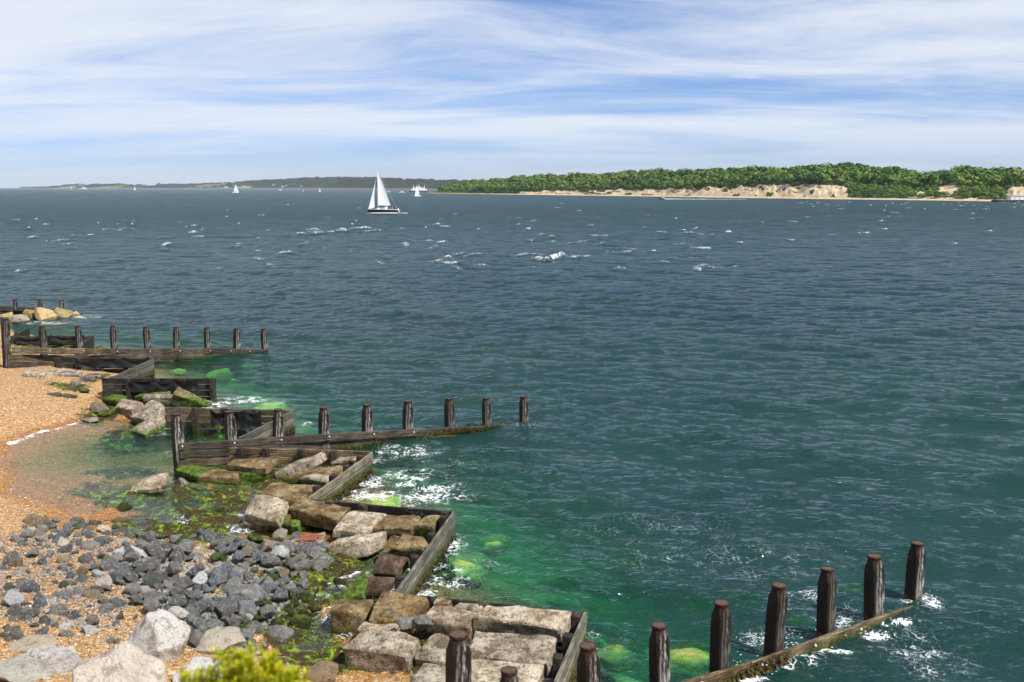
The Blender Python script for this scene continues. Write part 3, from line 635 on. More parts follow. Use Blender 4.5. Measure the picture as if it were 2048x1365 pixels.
def groyne(label, pts, top_v, rows, h, mat, first_row_bolts=True, base_z=None, end_under=0.0):
    """pts: post-top world points from the land to the sea; top_v: (post index, pixel row of the plank top) pairs"""
    root = empty('timber_groyne', Vector((pts[0].x, pts[0].y, gz(pts[0].x, pts[0].y))))
    tag(root, label, 'groyne', 'timber groynes running out from the beach')
    d = (pts[-1] - pts[0]); az = math.atan2(d.y, d.x); nrm = Vector((math.sin(az), -math.cos(az), 0))
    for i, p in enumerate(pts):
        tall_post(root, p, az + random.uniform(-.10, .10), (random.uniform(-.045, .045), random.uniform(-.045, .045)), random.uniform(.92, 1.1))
    idx = [a for a, _ in top_v]; vv = [b for _, b in top_v]
    def top(i):
        i0 = min(int(i), len(pts) - 2); q = pts[i0].lerp(pts[i0 + 1], i - i0) + nrm * 0.22
        return Vector((q.x, q.y, Zat(q.x, q.y, float(np.interp(i, idx, vv)))))
    last = idx[-1]
    for r in range(rows):
        a = idx[0]; step = 3 if r % 2 == 0 else 2
        while a < last - 0.05:
            b = min(a + step, last); step = 3
            p0, p1 = top(a), top(b); off = Vector((0, 0, -r * (h + 0.030)))
            p0 = p0 + off; p1 = p1 + off + (p0 - p1).normalized() * 0.015
            if max(p0.z, p1.z) > -0.75:
                board(root, p0 + nrm * random.uniform(-.012, .012), p1 + nrm * random.uniform(-.012, .012), h, 0.085, mat, bolts=(.02, .36, .68) if (r == 0 and b - a > 2) else ())
            a = b
    return root
def px_posts(L, z0, z1):
    return [P(u, v, z0 + (z1 - z0) * i / (len(L) - 1)) for i, (u, v) in enumerate(L)]
NEAR = px_posts([(1018, 1340), (1176, 1291), (1318, 1250), (1443, 1205), (1558, 1170), (1655, 1137), (1749, 1112), (1835, 1086)], 1.70, 1.32)
MID = px_posts([(352, 828), (458, 823), (556, 819), (647, 815), (734, 809), (816, 802), (898, 797), (972, 796), (1047, 793)], 1.85, 1.04)
FAR = px_posts([(84, 652), (155, 652), (225, 652), (291, 653), (352, 654), (413, 655), (473, 657), (527, 658)], 2.3, 1.31)
FAR = [P(10, 638, 3.0)] + FAR
groyne('timber groyne at lower right, its rust-capped posts rising out of green water', NEAR, [(0.5, 1440), (1, 1425), (2.4, 1366), (3.0, 1338), (4, 1302), (5, 1266), (6, 1233), (7.2, 1198)], 3, 0.26, 'timber_plank')
groyne('middle timber groyne whose plank wall slopes down into the sea below the sailing yacht', MID, [(0, 887), (1, 879), (2, 873), (3, 868), (4, 864), (5, 859), (6, 855), (7, 849), (7.9, 850)], 5, 0.25, 'timber_plank')
groyne('far timber groyne with nine posts standing over a long level plank wall', FAR, [(0, 695), (1, 697), (2, 698), (3, 698), (4, 698), (5, 697), (6, 697), (7, 698), (8.1, 699)], 5, 0.30, 'timber_plank')
L3 = [P(-22, 599, 1.15), P(30, 599, 1.05), P(79, 599, .98), P(123, 600, .92)]
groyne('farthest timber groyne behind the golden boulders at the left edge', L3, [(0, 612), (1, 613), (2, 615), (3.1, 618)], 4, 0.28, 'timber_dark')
# a lone taller post in front of the nearest bay
pl = P(917, 1268, 2.15); root = empty('timber_post', Vector((pl.x, pl.y, gz(pl.x, pl.y)))); tag(root, 'tall streaky timber post standing alone in front of the nearest blocks', 'post')
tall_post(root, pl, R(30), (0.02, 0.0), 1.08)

def cloth_mesh(L, spans, drop, seed):
    """black sheet hung from the tops of the inner posts, sagging in swags between them"""
    r = random.Random(seed); nx, nz = 46, 14; bm = bmesh.new(); g = []
    for i in range(nx + 1):
        s = i / nx; x = s * L; ph = (s * spans) % 1.0; sag = 0.24 * (4 * ph * (1 - ph)) ** 0.8 * (0.6 + 0.5 * mnoise.noise(Vector((s * 3, seed, 0))))
        col = []
        for j in range(nz + 1):
            t = j / nz; z = -sag * (1 - t * .75) - t * drop * (0.9 + 0.25 * mnoise.noise(Vector((s * 6, seed + 3, 1))))
            y = 0.05 * mnoise.noise(Vector((s * 9, t * 2.2, seed))) + 0.035 * math.sin(s * 31 + 2 * t) * t + 0.05 * math.sin(math.pi * t) * math.sin(math.pi * ph)
            col.append(bm.verts.new((x, y, z)))
        g.append(col)
    for a, b in zip(g, g[1:]):
        for j in range(nz): bm.faces.new((a[j], b[j], b[j + 1], a[j + 1]))
    bm.normal_update()
    bmesh.ops.solidify(bm, geom=bm.faces[:], thickness=0.012)
    me = from_bm('cloth', bm, 60); setmat(me, 'black_cloth'); return me

def panel(label, a, b, za, zb, inner, rows=4, h=0.235, t=0.075, mat='timber_plank', posts=(0.1, 0.5, 0.9), cloths=(), ph=0.06):
    """plank wall between two photograph pixels (top edge); inner = +1/-1 side on which the short posts stand"""
    p0, p1 = P(a[0], a[1], za), P(b[0], b[1], zb); d = p1 - p0; L = d.length
    root = empty('timber_revetment', Vector((p0.x, p0.y, gz(p0.x, p0.y)))); tag(root, label, 'sea wall', 'plank panels of the zigzag revetment')
    az = math.atan2(d.y, d.x); n = Vector((-math.sin(az), math.cos(az), 0)) * inner
    for r in range(rows):
        o = Vector((0, 0, -r * (h + 0.032)))
        board(root, p0 + o + n * random.uniform(-.018, .018), p1 + o + n * random.uniform(-.018, .018), h, t, mat)
    for s in posts:
        q = p0.lerp(p1, s) + n * (t / 2 + 0.095); q.z += ph * random.uniform(0.4, 1.3)
        o = obj('post', SPOST, None, root); place(o, q, root, (random.uniform(-.03, .03), random.uniform(-.03, .03), az + random.uniform(-.08, .08)))
    for i, (s0, s1, spans, drop) in enumerate(cloths):
        q = p0.lerp(p1, s0) + n * (t / 2 + 0.06 + 0.17); q.z = max(p0.z, p1.z) + 0.03
        o = obj('cloth', cloth_mesh(L * (s1 - s0), spans, drop, 3.3 * i + a[0] * .01), None, root); place(o, q, root, (0, 0, az))
        o['label'] = 'torn black sheeting hung over the posts'
    return root
# from the nearest bay to the farthest
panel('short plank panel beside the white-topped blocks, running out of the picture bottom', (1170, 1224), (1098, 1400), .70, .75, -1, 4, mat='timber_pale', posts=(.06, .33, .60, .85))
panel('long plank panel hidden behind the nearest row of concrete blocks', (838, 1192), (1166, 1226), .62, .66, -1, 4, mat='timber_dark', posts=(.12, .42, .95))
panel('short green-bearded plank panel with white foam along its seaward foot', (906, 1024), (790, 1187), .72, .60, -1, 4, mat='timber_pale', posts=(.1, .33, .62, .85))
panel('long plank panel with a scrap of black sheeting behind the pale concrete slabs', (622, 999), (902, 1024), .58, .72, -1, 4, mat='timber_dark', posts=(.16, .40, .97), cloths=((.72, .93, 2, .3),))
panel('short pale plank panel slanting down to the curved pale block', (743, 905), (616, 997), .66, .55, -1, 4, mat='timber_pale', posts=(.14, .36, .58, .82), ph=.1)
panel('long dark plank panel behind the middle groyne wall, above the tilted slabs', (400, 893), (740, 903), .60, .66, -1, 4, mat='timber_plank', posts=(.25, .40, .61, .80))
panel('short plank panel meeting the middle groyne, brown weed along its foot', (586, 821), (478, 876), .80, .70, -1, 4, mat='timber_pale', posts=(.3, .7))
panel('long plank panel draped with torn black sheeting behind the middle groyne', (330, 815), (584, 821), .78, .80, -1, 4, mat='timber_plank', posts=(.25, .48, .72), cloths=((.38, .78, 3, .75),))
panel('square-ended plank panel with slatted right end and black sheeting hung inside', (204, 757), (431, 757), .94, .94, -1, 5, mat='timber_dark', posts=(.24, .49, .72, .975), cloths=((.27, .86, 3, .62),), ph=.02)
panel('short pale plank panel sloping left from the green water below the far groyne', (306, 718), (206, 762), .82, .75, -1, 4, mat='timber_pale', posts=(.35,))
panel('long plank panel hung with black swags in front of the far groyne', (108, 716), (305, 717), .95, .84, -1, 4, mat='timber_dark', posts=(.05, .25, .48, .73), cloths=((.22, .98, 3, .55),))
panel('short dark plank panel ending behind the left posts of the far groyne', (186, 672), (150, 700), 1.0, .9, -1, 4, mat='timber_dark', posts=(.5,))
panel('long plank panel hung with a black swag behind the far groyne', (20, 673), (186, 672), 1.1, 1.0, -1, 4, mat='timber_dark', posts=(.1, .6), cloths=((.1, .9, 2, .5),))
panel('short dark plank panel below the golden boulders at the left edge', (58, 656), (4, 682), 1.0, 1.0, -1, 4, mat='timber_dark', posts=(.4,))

# ------------------------------------------------------------------ concrete blocks
def block(label, quad, zs, th, mat, bulge=0.0, rough=0.03, seed=0, name='concrete_block', cat='concrete block', rnd=0.05, end=None):
    """solid whose upper face has the given photograph corners at heights zs: front-left, back-left, back-right, front-right"""
    if isinstance(zs, (int, float)): zs = [zs] * 4
    c = [P(u, v, z) for (u, v), z in zip(quad, zs)]
    ux, uy = (c[3] - c[0] + c[2] - c[1]) / 2, (c[1] - c[0] + c[2] - c[3]) / 2
    nrm = ux.cross(uy).normalized(); LX, LY = ux.length, uy.length
    if nrm.z < 0: nrm = -nrm
    ctr = sum(c, Vector()) / 4
    def lat(n, e): return [-1, -1 + e] + [-1 + e + (2 - 2 * e) * i / (n - 1) for i in range(1, n - 1)] + [1 - e, 1]
    tx, ty, tz = lat(max(5, min(12, int(LX / .13))), 2 * rnd / LX), lat(max(5, min(12, int(LY / .13))), 2 * rnd / LY), lat(5, 2 * rnd / th)
    bm = bmesh.new(); V = {}
    nx, ny, nz = len(tx), len(ty), len(tz)
    def vert(i, j, k):
        key = (i, j, k)
        if key in V: return V[key]
        a, b, g = tx[i], ty[j], tz[k]
        out = [i in (0, nx - 1), j in (0, ny - 1), k in (0, nz - 1)]
        if sum(out) >= 2:
            q = 0.62 if sum(out) == 3 else 0.42
            if out[0]: a *= 1 - q * 2 * rnd / LX
            if out[1]: b *= 1 - q * 2 * rnd / LY
            if out[2]: g *= 1 - q * 2 * rnd / th
        s, t = (a + 1) / 2, (b + 1) / 2
        p = c[0] * (1 - s) * (1 - t) + c[3] * s * (1 - t) + c[2] * s * t + c[1] * (1 - s) * t
        p = p + nrm * ((g - 1) / 2 * th)
        p = p + nrm * (bulge * ((1 - abs(a) ** 2.2) * 0.5 + (1 - b * b) * 0.5) * ((g + 1) / 2))
        q = p * 2.3 + Vector((seed * 7.7, 0, seed)); w = p * 8 + Vector((0, seed * 3, 0))
        p = p + mnoise.noise_vector(q) * rough * 1.7 + mnoise.noise_vector(w) * rough * 0.6
        v = bm.verts.new(p - ctr); V[key] = v; return v
    def face(ids): bm.faces.new([vert(*i) for i in ids])
    for i in range(nx - 1):
        for j in range(ny - 1):
            face([(i, j, nz - 1), (i + 1, j, nz - 1), (i + 1, j + 1, nz - 1), (i, j + 1, nz - 1)]); face([(i, j, 0), (i, j + 1, 0), (i + 1, j + 1, 0), (i + 1, j, 0)])
        for kz in range(nz - 1):
            face([(i, 0, kz), (i + 1, 0, kz), (i + 1, 0, kz + 1), (i, 0, kz + 1)]); face([(i, ny - 1, kz), (i, ny - 1, kz + 1), (i + 1, ny - 1, kz + 1), (i + 1, ny - 1, kz)])
    for j in range(ny - 1):
        for kz in range(nz - 1):
            face([(0, j, kz), (0, j, kz + 1), (0, j + 1, kz + 1), (0, j + 1, kz)]); face([(nx - 1, j, kz), (nx - 1, j + 1, kz), (nx - 1, j + 1, kz + 1), (nx - 1, j, kz + 1)])
    bmesh.ops.recalc_face_normals(bm, faces=bm.faces)
    me = from_bm(name, bm, 30); setmat(me, mat)
    o = obj(name, me); o.location = ctr; return tag(o, label, cat, 'broken concrete blocks inside the revetment')
BL = [
 # nearest bay
 ('large square grey block with a bright green skirt, nearest the yellow bush', [(683, 1296), (728, 1255), (843, 1272), (813, 1311)], [.50, .60, .62, .52], .52, 'concrete_grey', .03),
 ('brown tilted slab above two loose grey stones in the nearest bay', [(735, 1240), (764, 1182), (857, 1194), (826, 1249)], [.50, .74, .72, .48], .30, 'concrete_brown', .03),
 ('dark square block with pale chipped front left of the brown tilted slab', [(660, 1222), (677, 1196), (749, 1199), (732, 1229)], [.42, .46, .46, .42], .50, 'concrete_brown', .02),
 ('pale ledge slab wedged under the brown tilted slab', [(716, 1257), (730, 1240), (800, 1248), (790, 1266)], [.42, .44, .44, .42], .25, 'concrete_pale', 0),
 ('flat rust-stained block beside the long whitish block', [(848, 1236), (867, 1210), (955, 1224), (936, 1256)], [.55, .60, .60, .55], .34, 'concrete_red', .04),
 ('small brown chunk behind the rust-stained block', [(867, 1208), (879, 1194), (902, 1202), (893, 1211)], [.66, .72, .72, .66], .22, 'concrete_red', .02),
 ('small flat grey slab behind the rust-stained block', [(901, 1211), (921, 1202), (972, 1209), (958, 1222)], [.62, .68, .68, .62], .2, 'concrete_grey', 0),
 ('long whitish block lying along the nearest panel', [(944, 1236), (976, 1210), (1145, 1224), (1121, 1258)], [.66, .78, .78, .66], .36, 'concrete_pale', .06),
 ('grey tilted block behind the lone tall post', [(824, 1314), (871, 1264), (908, 1274), (893, 1328)], [.40, .62, .62, .40], .40, 'concrete_grey', .03),
 ('broad grey slab with a cream patch right of the lone tall post', [(928, 1308), (950, 1263), (1113, 1273), (1092, 1330)], [.56, .64, .64, .56], .42, 'concrete_grey', .03),
 ('broad grey slab at the bottom edge, right of the lone tall post', [(920, 1400), (938, 1317), (1088, 1330), (1062, 1410)], [.62, .72, .72, .60], .42, 'concrete_pale', .03),
 ('grey block cut by the bottom edge, left of the lone tall post', [(815, 1372), (849, 1323), (905, 1336), (888, 1385)], [.50, .60, .60, .50], .4, 'concrete_grey', .03),
 # second bay, along the short panel
 ('dark maroon slab leaning on the inside of the foamy plank panel', [(744, 1146), (758, 1106), (820, 1111), (792, 1150)], [.32, .62, .62, .32], .28, 'concrete_maroon', .02),
 ('dark wet slab below the maroon slab, its foot in the water', [(728, 1188), (737, 1152), (790, 1153), (776, 1184)], [.10, .34, .34, .12], .26, 'concrete_maroon', .02),
 ('bright green weed-covered slab sloping into white water', [(676, 1196), (718, 1147), (736, 1153), (728, 1194)], [.08, .30, .32, .12], .25, 'concrete_weedy', .02),
 ('small upright slab left of the pitted brown block', [(759, 1108), (782, 1071), (798, 1072), (777, 1108)], [.25, .62, .62, .25], .2, 'concrete_brown', 0),
 ('pitted brown block with a rounded top beside the foamy panel', [(778, 1100), (806, 1066), (849, 1075), (862, 1099)], [.42, .66, .60, .40], .36, 'concrete_brown', .07),
 ('long grey-brown block with a curved face below the pale slabs', [(654, 1090), (692, 1074), (773, 1061), (731, 1082)], [.40, .46, .56, .50], .44, 'concrete_pale', .04),
 ('yellowish cubic block in the corner of the second bay', [(822, 1053), (849, 1035), (886, 1034), (866, 1057)], [.52, .66, .64, .50], .36, 'concrete_mossy', .05),
 ('dark pitted slab between the pale slab and the yellowish block', [(746, 1056), (772, 1030), (848, 1027), (822, 1059)], [.48, .58, .60, .50], .24, 'concrete_brown', .01),
 ('pale slab with a smooth domed top in the second bay', [(663, 1058), (702, 1022), (773, 1027), (729, 1069)], [.44, .58, .58, .44], .26, 'concrete_pale', .07),
 ('long dark-fronted block beside the curved pale block', [(576, 1017), (604, 996), (702, 1014), (674, 1040)], [.50, .58, .58, .50], .40, 'concrete_brown', .03),
 ('pale block with a curved top overhanging a dark block', [(486, 1030), (517, 989), (575, 1003), (556, 1045)], [.34, .66, .66, .42], .22, 'concrete_pale', .10),
 ('dark wet block beneath the curved pale block', [(482, 1046), (498, 1028), (560, 1036), (552, 1052)], [.16, .22, .22, .16], .36, 'concrete_brown', .01),
 ('mossy brown block under the long dark-fronted block', [(556, 1046), (566, 1036), (602, 1042), (597, 1056)], [.22, .26, .26, .22], .34, 'concrete_mossy', .02),
 ('flat rusty-brown slab behind the curved pale block', [(495, 1010), (540, 967), (634, 971), (598, 1003)], [.26, .34, .34, .30], .30, 'concrete_brown', .02),
 ('broken slab with a red brick face among the grey stones', [(566, 1092), (588, 1074), (652, 1064), (640, 1092)], [.14, .24, .26, .14], .22, 'concrete_red', .02),
 # third bay, behind the pale panel
 ('low mossy slab at the foot of the first middle-groyne post', [(350, 940), (370, 928), (440, 936), (392, 952)], [.16, .20, .20, .16], .26, 'concrete_mossy', .01),
 ('low brown slab in front of the mossy slab at the groyne foot', [(391, 953), (430, 936), (478, 945), (474, 957)], [.15, .19, .19, .15], .26, 'concrete_brown', .01),
 ('thick brown slab resting on the low slabs inside the third bay', [(452, 929), (468, 918), (558, 915), (532, 938)], [.34, .42, .46, .38], .24, 'concrete_brown', .02),
 ('dark block under the thick brown slab in the third bay', [(470, 946), (480, 938), (545, 932), (534, 950)], [.16, .18, .18, .16], .28, 'concrete_mossy', .01),
 ('long grey slab tipped up against the inside of the third bay', [(546, 950), (556, 938), (649, 902), (622, 918)], [.12, .22, .72, .62], .30, 'concrete_grey', .02),
 ('long brown slab lying below the tipped grey slab', [(560, 956), (618, 938), (694, 929), (668, 947)], [.12, .26, .36, .26], .24, 'concrete_brown', .02),
 ('short grey-topped slab at the panel below the long brown slab', [(597, 954), (616, 946), (668, 950), (652, 962)], [.16, .22, .24, .18], .26, 'concrete_grey', .02),
 ('grey block wedged into the seaward corner of the third bay', [(664, 914), (686, 902), (725, 910), (708, 922)], [.40, .52, .52, .42], .30, 'concrete_grey', .02),
 ('small pale chunk leaning below the corner block of the third bay', [(660, 928), (673, 914), (691, 921), (681, 930)], [.28, .46, .46, .30], .2, 'concrete_pale', .02),
 ('thin pale slab lying alone at the edge of the pool', [(257, 984), (277, 958), (337, 943), (320, 975)], [.04, .16, .30, .18], .17, 'concrete_pale', .01),
 # fourth bay
 ('long yellow-green slab slanting down into the foam', [(346, 786), (356, 772), (424, 806), (414, 812)], [.62, .78, .16, .08], .34, 'concrete_mossy', .01),
 ('grey slab lying across the middle of the fourth bay', [(285, 794), (292, 787), (352, 789), (352, 796)], [.34, .40, .42, .36], .26, 'concrete_grey', .02),
 ('dark brown slab against the square-ended panel', [(268, 794), (290, 784), (344, 777), (340, 788)], [.24, .34, .46, .40], .22, 'concrete_mossy', .02),
 ('low mossy slab at the left end of the fourth bay', [(214, 799), (223, 788), (254, 792), (250, 802)], [.22, .30, .30, .22], .22, 'concrete_mossy', .02),
 ('speckled tan block beside the mossy stones of the fourth bay', [(232, 815), (243, 797), (286, 805), (262, 822)], [.30, .44, .46, .34], .34, 'concrete_red', .04),
 ('big grey slab tipped towards the pool, upper of two', [(258, 834), (306, 799), (331, 812), (300, 842)], [.22, .62, .60, .26], .34, 'concrete_grey', .04),
 ('big grey slab tipped towards the pool, lower of two', [(258, 862), (310, 826), (331, 832), (290, 870)], [.04, .48, .44, .06], .34, 'concrete_grey', .05),
 ('flat grey slab on the shingle at the foot of the far groyne', [(38, 750), (50, 742), (92, 742), (86, 752)], [.72, .78, .76, .70], .2, 'concrete_pale', .02),
 ('long flat grey slab beside it on the shingle below the far groyne', [(88, 748), (100, 739), (166, 740), (162, 749)], [.62, .70, .62, .56], .2, 'concrete_grey', .02)]
for i, (lab, q, zs, th, m, bu) in enumerate(BL):
    ob = block(lab, q, zs, th, m, bu, rough=0.03 if q[0][1] > 960 else 0.026, seed=i + 1, rnd=0.032)
    if 'red brick' in lab:        # two courses of brick still bonded to the broken slab
        c = [P(u, v, z) for (u, v), z in zip(q, zs)]; nr_ = (c[3] - c[0]).cross(c[1] - c[0]).normalized()
        for r_ in range(3):
            for k_ in range(3):
                s0 = .26 + k_ * .19 + (r_ % 2) * .06; t0 = .34 + r_ * .18; cs = [(s0, t0), (s0 + .175, t0), (s0 + .175, t0 + .155), (s0, t0 + .155)]
                pt = [c[0] * (1 - a_) * (1 - b_) + c[3] * a_ * (1 - b_) + c[2] * a_ * b_ + c[1] * (1 - a_) * b_ - ob.location for a_, b_ in cs]
                bm = bmesh.new(); lo = [bm.verts.new(p_ - nr_ * .05) for p_ in pt]; hi = [bm.verts.new(p_ + nr_ * random.uniform(.035, .05)) for p_ in pt]
                bm.faces.new(hi); bm.faces.new(lo[::-1])
                for e in range(4): bm.faces.new((lo[e], lo[(e + 1) % 4], hi[(e + 1) % 4], hi[e]))
                obj('brick', from_bm('brick', bm), 'brick_red', ob)

# ------------------------------------------------------------------ stones
def rock_mesh(seed, n=16, flat_=0.7, bev=0.10, name='stone', sub=0, jag=0.0):
    r = random.Random(seed); bm = bmesh.new()
    for i in range(n):
        v = Vector((r.gauss(0, 1), r.gauss(0, 1), r.gauss(0, 1))).normalized()
        q = r.uniform(0.8, 1.05); bm.verts.new((v.x * q, v.y * q * r.uniform(.8, 1.0), v.z * q * flat_))
    h = bmesh.ops.convex_hull(bm, input=bm.verts[:])
    bmesh.ops.delete(bm, geom=[g for g in h['geom_interior'] if isinstance(g, bmesh.types.BMVert)], context='VERTS')
    bmesh.ops.dissolve_limit(bm, angle_limit=R(14), verts=bm.verts[:], edges=bm.edges[:])
    bmesh.ops.bevel(bm, geom=bm.edges[:], offset=bev, segments=2, profile=0.6, affect='EDGES', clamp_overlap=True)
    bmesh.ops.triangulate(bm, faces=bm.faces[:])
    if sub:
        bmesh.ops.subdivide_edges(bm, edges=bm.edges[:], cuts=sub, use_grid_fill=True); 
        for _ in range(2): bmesh.ops.smooth_vert(bm, verts=bm.verts[:], factor=0.35, use_axis_x=True, use_axis_y=True, use_axis_z=True)
    for v in bm.verts:
        v.co += mnoise.noise_vector(v.co * 1.8 + Vector((seed, 0, 0))) * (0.05 + jag) + mnoise.noise_vector(v.co * 5.2 + Vector((0, seed, 0))) * (0.02 + jag * .5)
    xs = [v.co.x for v in bm.verts]; w = (max(xs) - min(xs)) / 2
    for v in bm.verts: v.co /= w
    return from_bm(name, bm, 32)
GREY = [rock_mesh(s, random.choice((11, 14, 18, 24)), random.uniform(.5, .85), random.choice((.10, .16, .22)), jag=.03) for s in range(1, 19)]
GREEN = [m.copy() for m in GREY[:6]]
CREAM = [m.copy() for m in GREY[6:11]]
for m in CREAM: setmat(m, 'stone_lime') if CREAM.index(m) % 2 else setmat(m, 'stone_chalk')
for m in GREY: setmat(m, 'stone_grey')
for m in GREEN: setmat(m, 'stone_green')
HEAP = [(300, 1085), (360, 1075), (470, 1085), (540, 1092), (580, 1075), (650, 1092), (668, 1120), (640, 1150), (610, 1190), (560, 1215), (520, 1260), (500, 1310), (420, 1305), (360, 1290), (360, 1245), (290, 1225), (240, 1180), (215, 1130)]
SHING = [(0, 1060), (90, 1050), (160, 1045), (300, 1085), (215, 1130), (240, 1180), (290, 1225), (240, 1260), (240, 1300), (150, 1290), (60, 1300), (0, 1290)]
WEEDY = [(520, 1160), (640, 1130), (680, 1130), (690, 1190), (640, 1230), (560, 1260), (500, 1290), (480, 1240)]
UP = [(60, 1040), (200, 1050), (330, 1070), (480, 1090), (300, 1095), (160, 1100), (60, 1090)]
placed = []
def try_stone(poly, rlo, rhi, sep, zoff, kinds, bias=1.0):
    us = [q[0] for q in poly]; vs = [q[1] for q in poly]
    for _ in range(60):
        u, v = random.uniform(min(us), max(us)), random.uniform(min(vs), max(vs))
        if not inpoly(u, v, poly): continue
        p = onground(u, v); r = rlo + (rhi - rlo) * random.random() ** bias
        if any((p.x - a) ** 2 + (p.y - b) ** 2 < (sep * (r + c)) ** 2 for a, b, c in placed): continue
        placed.append((p.x, p.y, r)); return p, r
    return None
STONES = []
def put_stone(p, r, me, label, group, zoff=0.25, cat='stone', name='grey_stone'):
    o = obj(name, me); o.location = (p.x, p.y, p.z + r * zoff); o.scale = (r, r * random.uniform(.75, 1.0), r * random.uniform(.8, 1.1))
    o.rotation_euler = (random.uniform(-.5, .5), random.uniform(-.5, .5), random.uniform(0, 6.28))
    return tag(o, label, cat, group)
# individually placed boulders: u, v (centre of the foot), width px, mesh seed, flatness, material, label
BO = [
 (302, 1322, 128, 101, .72, 'stone_chalk', 'big white chalk boulder with a dark undercut, highest in the foreground', .62),
 (222, 1432, 205, 302, .66, 'stone_chalk', 'largest white boulder at the bottom edge', .42),
 (395, 1380, 120, 103, .62, 'stone_chalk', 'white boulder at the bottom edge just left of the yellow bush', .35),
 (436, 1312, 100, 104, .62, 'stone_sand', 'grey-brown limestone boulder above the yellow bush', .45),
 (640, 1364, 70, 105, .6, 'stone_lime', 'pale stone at the bottom edge right of the yellow bush', .2),
 (92, 1325, 96, 106, .26, 'stone_chalk', 'flat cream slab of rock left of the white boulders', .15),
 (112, 1345, 80, 107, .26, 'stone_chalk', 'small flat cream rock touching the largest white boulder', .2),
 (28, 1362, 140, 108, .24, 'stone_sand', 'flat sandy rock in the bottom left corner', .1),
 (50, 1305, 110, 109, .2, 'stone_sand', 'flat tan rock half buried in shingle at lower left', .1),
 (20, 1216, 44, 110, .85, 'stone_chalk', 'round white stone at the left edge', .5),
 (66, 1052, 44, 111, .6, 'stone_lime', 'tan pitted stone among small grey stones at the pool', .4),
 (272, 1118, 50, 112, .6, 'stone_chalk', 'white stone at the upper left of the grey heap', .5),
 (180, 1198, 36, 113, .7, 'stone_lime', 'tan stone on the shingle left of the grey heap', .4),
 (496, 1128, 34, 114, .7, 'stone_lime', 'speckled tan stone on top of the grey heap', 1.5),
 (210, 1186, 26, 115, .7, 'stone_lime', 'small orange-tan stone beside the grey heap', .4),
 (292, 1190, 26, 116, .7, 'stone_chalk', 'small cream stone with a green foot inside the grey heap', .6),
 (235, 1024, 42, 117, .55, 'stone_green', 'pale stone with bright green patches in the weedy shallows', .4),
 (490, 1222, 78, 118, .6, 'stone_grey', 'sharp-edged pale grey stone perched on the heap', .9),
 (553, 1290, 62, 119, .7, 'stone_grey', 'grey stone standing in brown weed near the foaming runnel', .5),
 (600, 1256, 46, 120, .7, 'stone_green', 'dark square stone in the foaming runnel', .3),
 (634, 1140, 66, 121, .5, 'stone_grey', 'smooth dark stone above the white water', .4),
 (558, 1082, 40, 122, .7, 'stone_grey', 'black angular stone beside the red-faced slab', .5),
 (510, 1090, 40, 123, .7, 'stone_grey', 'brown-grey stone with a green foot at the heap top', .4),
 (612, 1064, 30, 124, .8, 'stone_green', 'green and white stone tucked under the pale slabs', .7),
 (638, 1104, 40, 125, .6, 'stone_grey', 'rounded grey stone right of the red-faced slab', .5),
 (820, 1262, 52, 126, .5, 'stone_grey', 'dark grey stone lying on the pale ledge slab', 2.6),
 (846, 1262, 36, 127, .9, 'stone_grey', 'upright dark stone propped beside the rust-stained block', 2.2),
 (370, 981, 36, 128, .7, 'stone_grey', 'pale grey stone below the first middle-groyne post', .6),
 (392, 986, 40, 129, .55, 'stone_grey', 'flat-topped grey stone in front of the low slabs', .6),
 (452, 970, 26, 130, .9, 'stone_grey', 'pointed grey stone in front of the thick brown slab', .5),
 (334, 990, 28, 131, .6, 'stone_lime', 'small tan stone beside the thin pale slab', .4),
 (432, 1034, 40, 132, .5, 'stone_green', 'green weed-covered stone in the white water of the second bay', .5),
 (476, 1018, 44, 133, .5, 'stone_green', 'green weed-covered stone beside the curved pale block', .4),
 (196, 826, 38, 134, .6, 'stone_lime', 'pale triangular stone with a green foot in the fourth bay', .6),
 (208, 835, 34, 135, .5, 'stone_green', 'yellow-green stone at the edge of the pool', .5),
 (216, 808, 40, 136, .5, 'stone_green', 'mossy stone behind the pale triangular stone', .5),
 (172, 764, 28, 137, .6, 'stone_grey', 'dark stone where the shingle meets the square-ended panel', .6),
 (192, 760, 22, 138, .6, 'stone_grey', 'small grey stone against the square-ended panel', .6),
 (146, 772, 22, 139, .5, 'stone_grey', 'lone grey stone on the far shingle', .5),
 (136, 796, 28, 140, .4, 'stone_green', 'green weedy stone in the trickle across the far shingle', .4),
 (108, 792, 30, 141, .3, 'stone_green', 'leftmost green weedy stone on the far shingle', .4),
 (162, 785, 28, 142, .4, 'stone_green', 'green weedy stone beside the white trickle', .4),
 (180, 845, 40, 143, .25, 'stone_lime', 'flat pale stone at the head of the pool', .4),
 (375, 862, 34, 144, .6, 'stone_green', 'green rock inside the draped panel', .5),
 (475, 856, 44, 145, .6, 'stone_green', 'green rock behind the second middle-groyne post', .4),
 (86, 646, 46, 146, .85, 'stone_gold', 'tallest golden boulder below the farthest groyne', .7),
 (120, 640, 40, 147, .8, 'stone_gold', 'second golden boulder right of the tallest one', .6),
 (150, 634, 28, 148, .6, 'stone_gold', 'outermost pale golden boulder at the water', .5),
 (54, 644, 36, 149, .8, 'stone_gold', 'golden boulder left of the tallest one', .8),
 (32, 650, 38, 150, .6, 'stone_lime', 'dark-sided boulder in front of the golden boulders', .6),
 (8, 640, 34, 151, .6, 'stone_gold', 'golden boulder cut by the left edge', .6)]
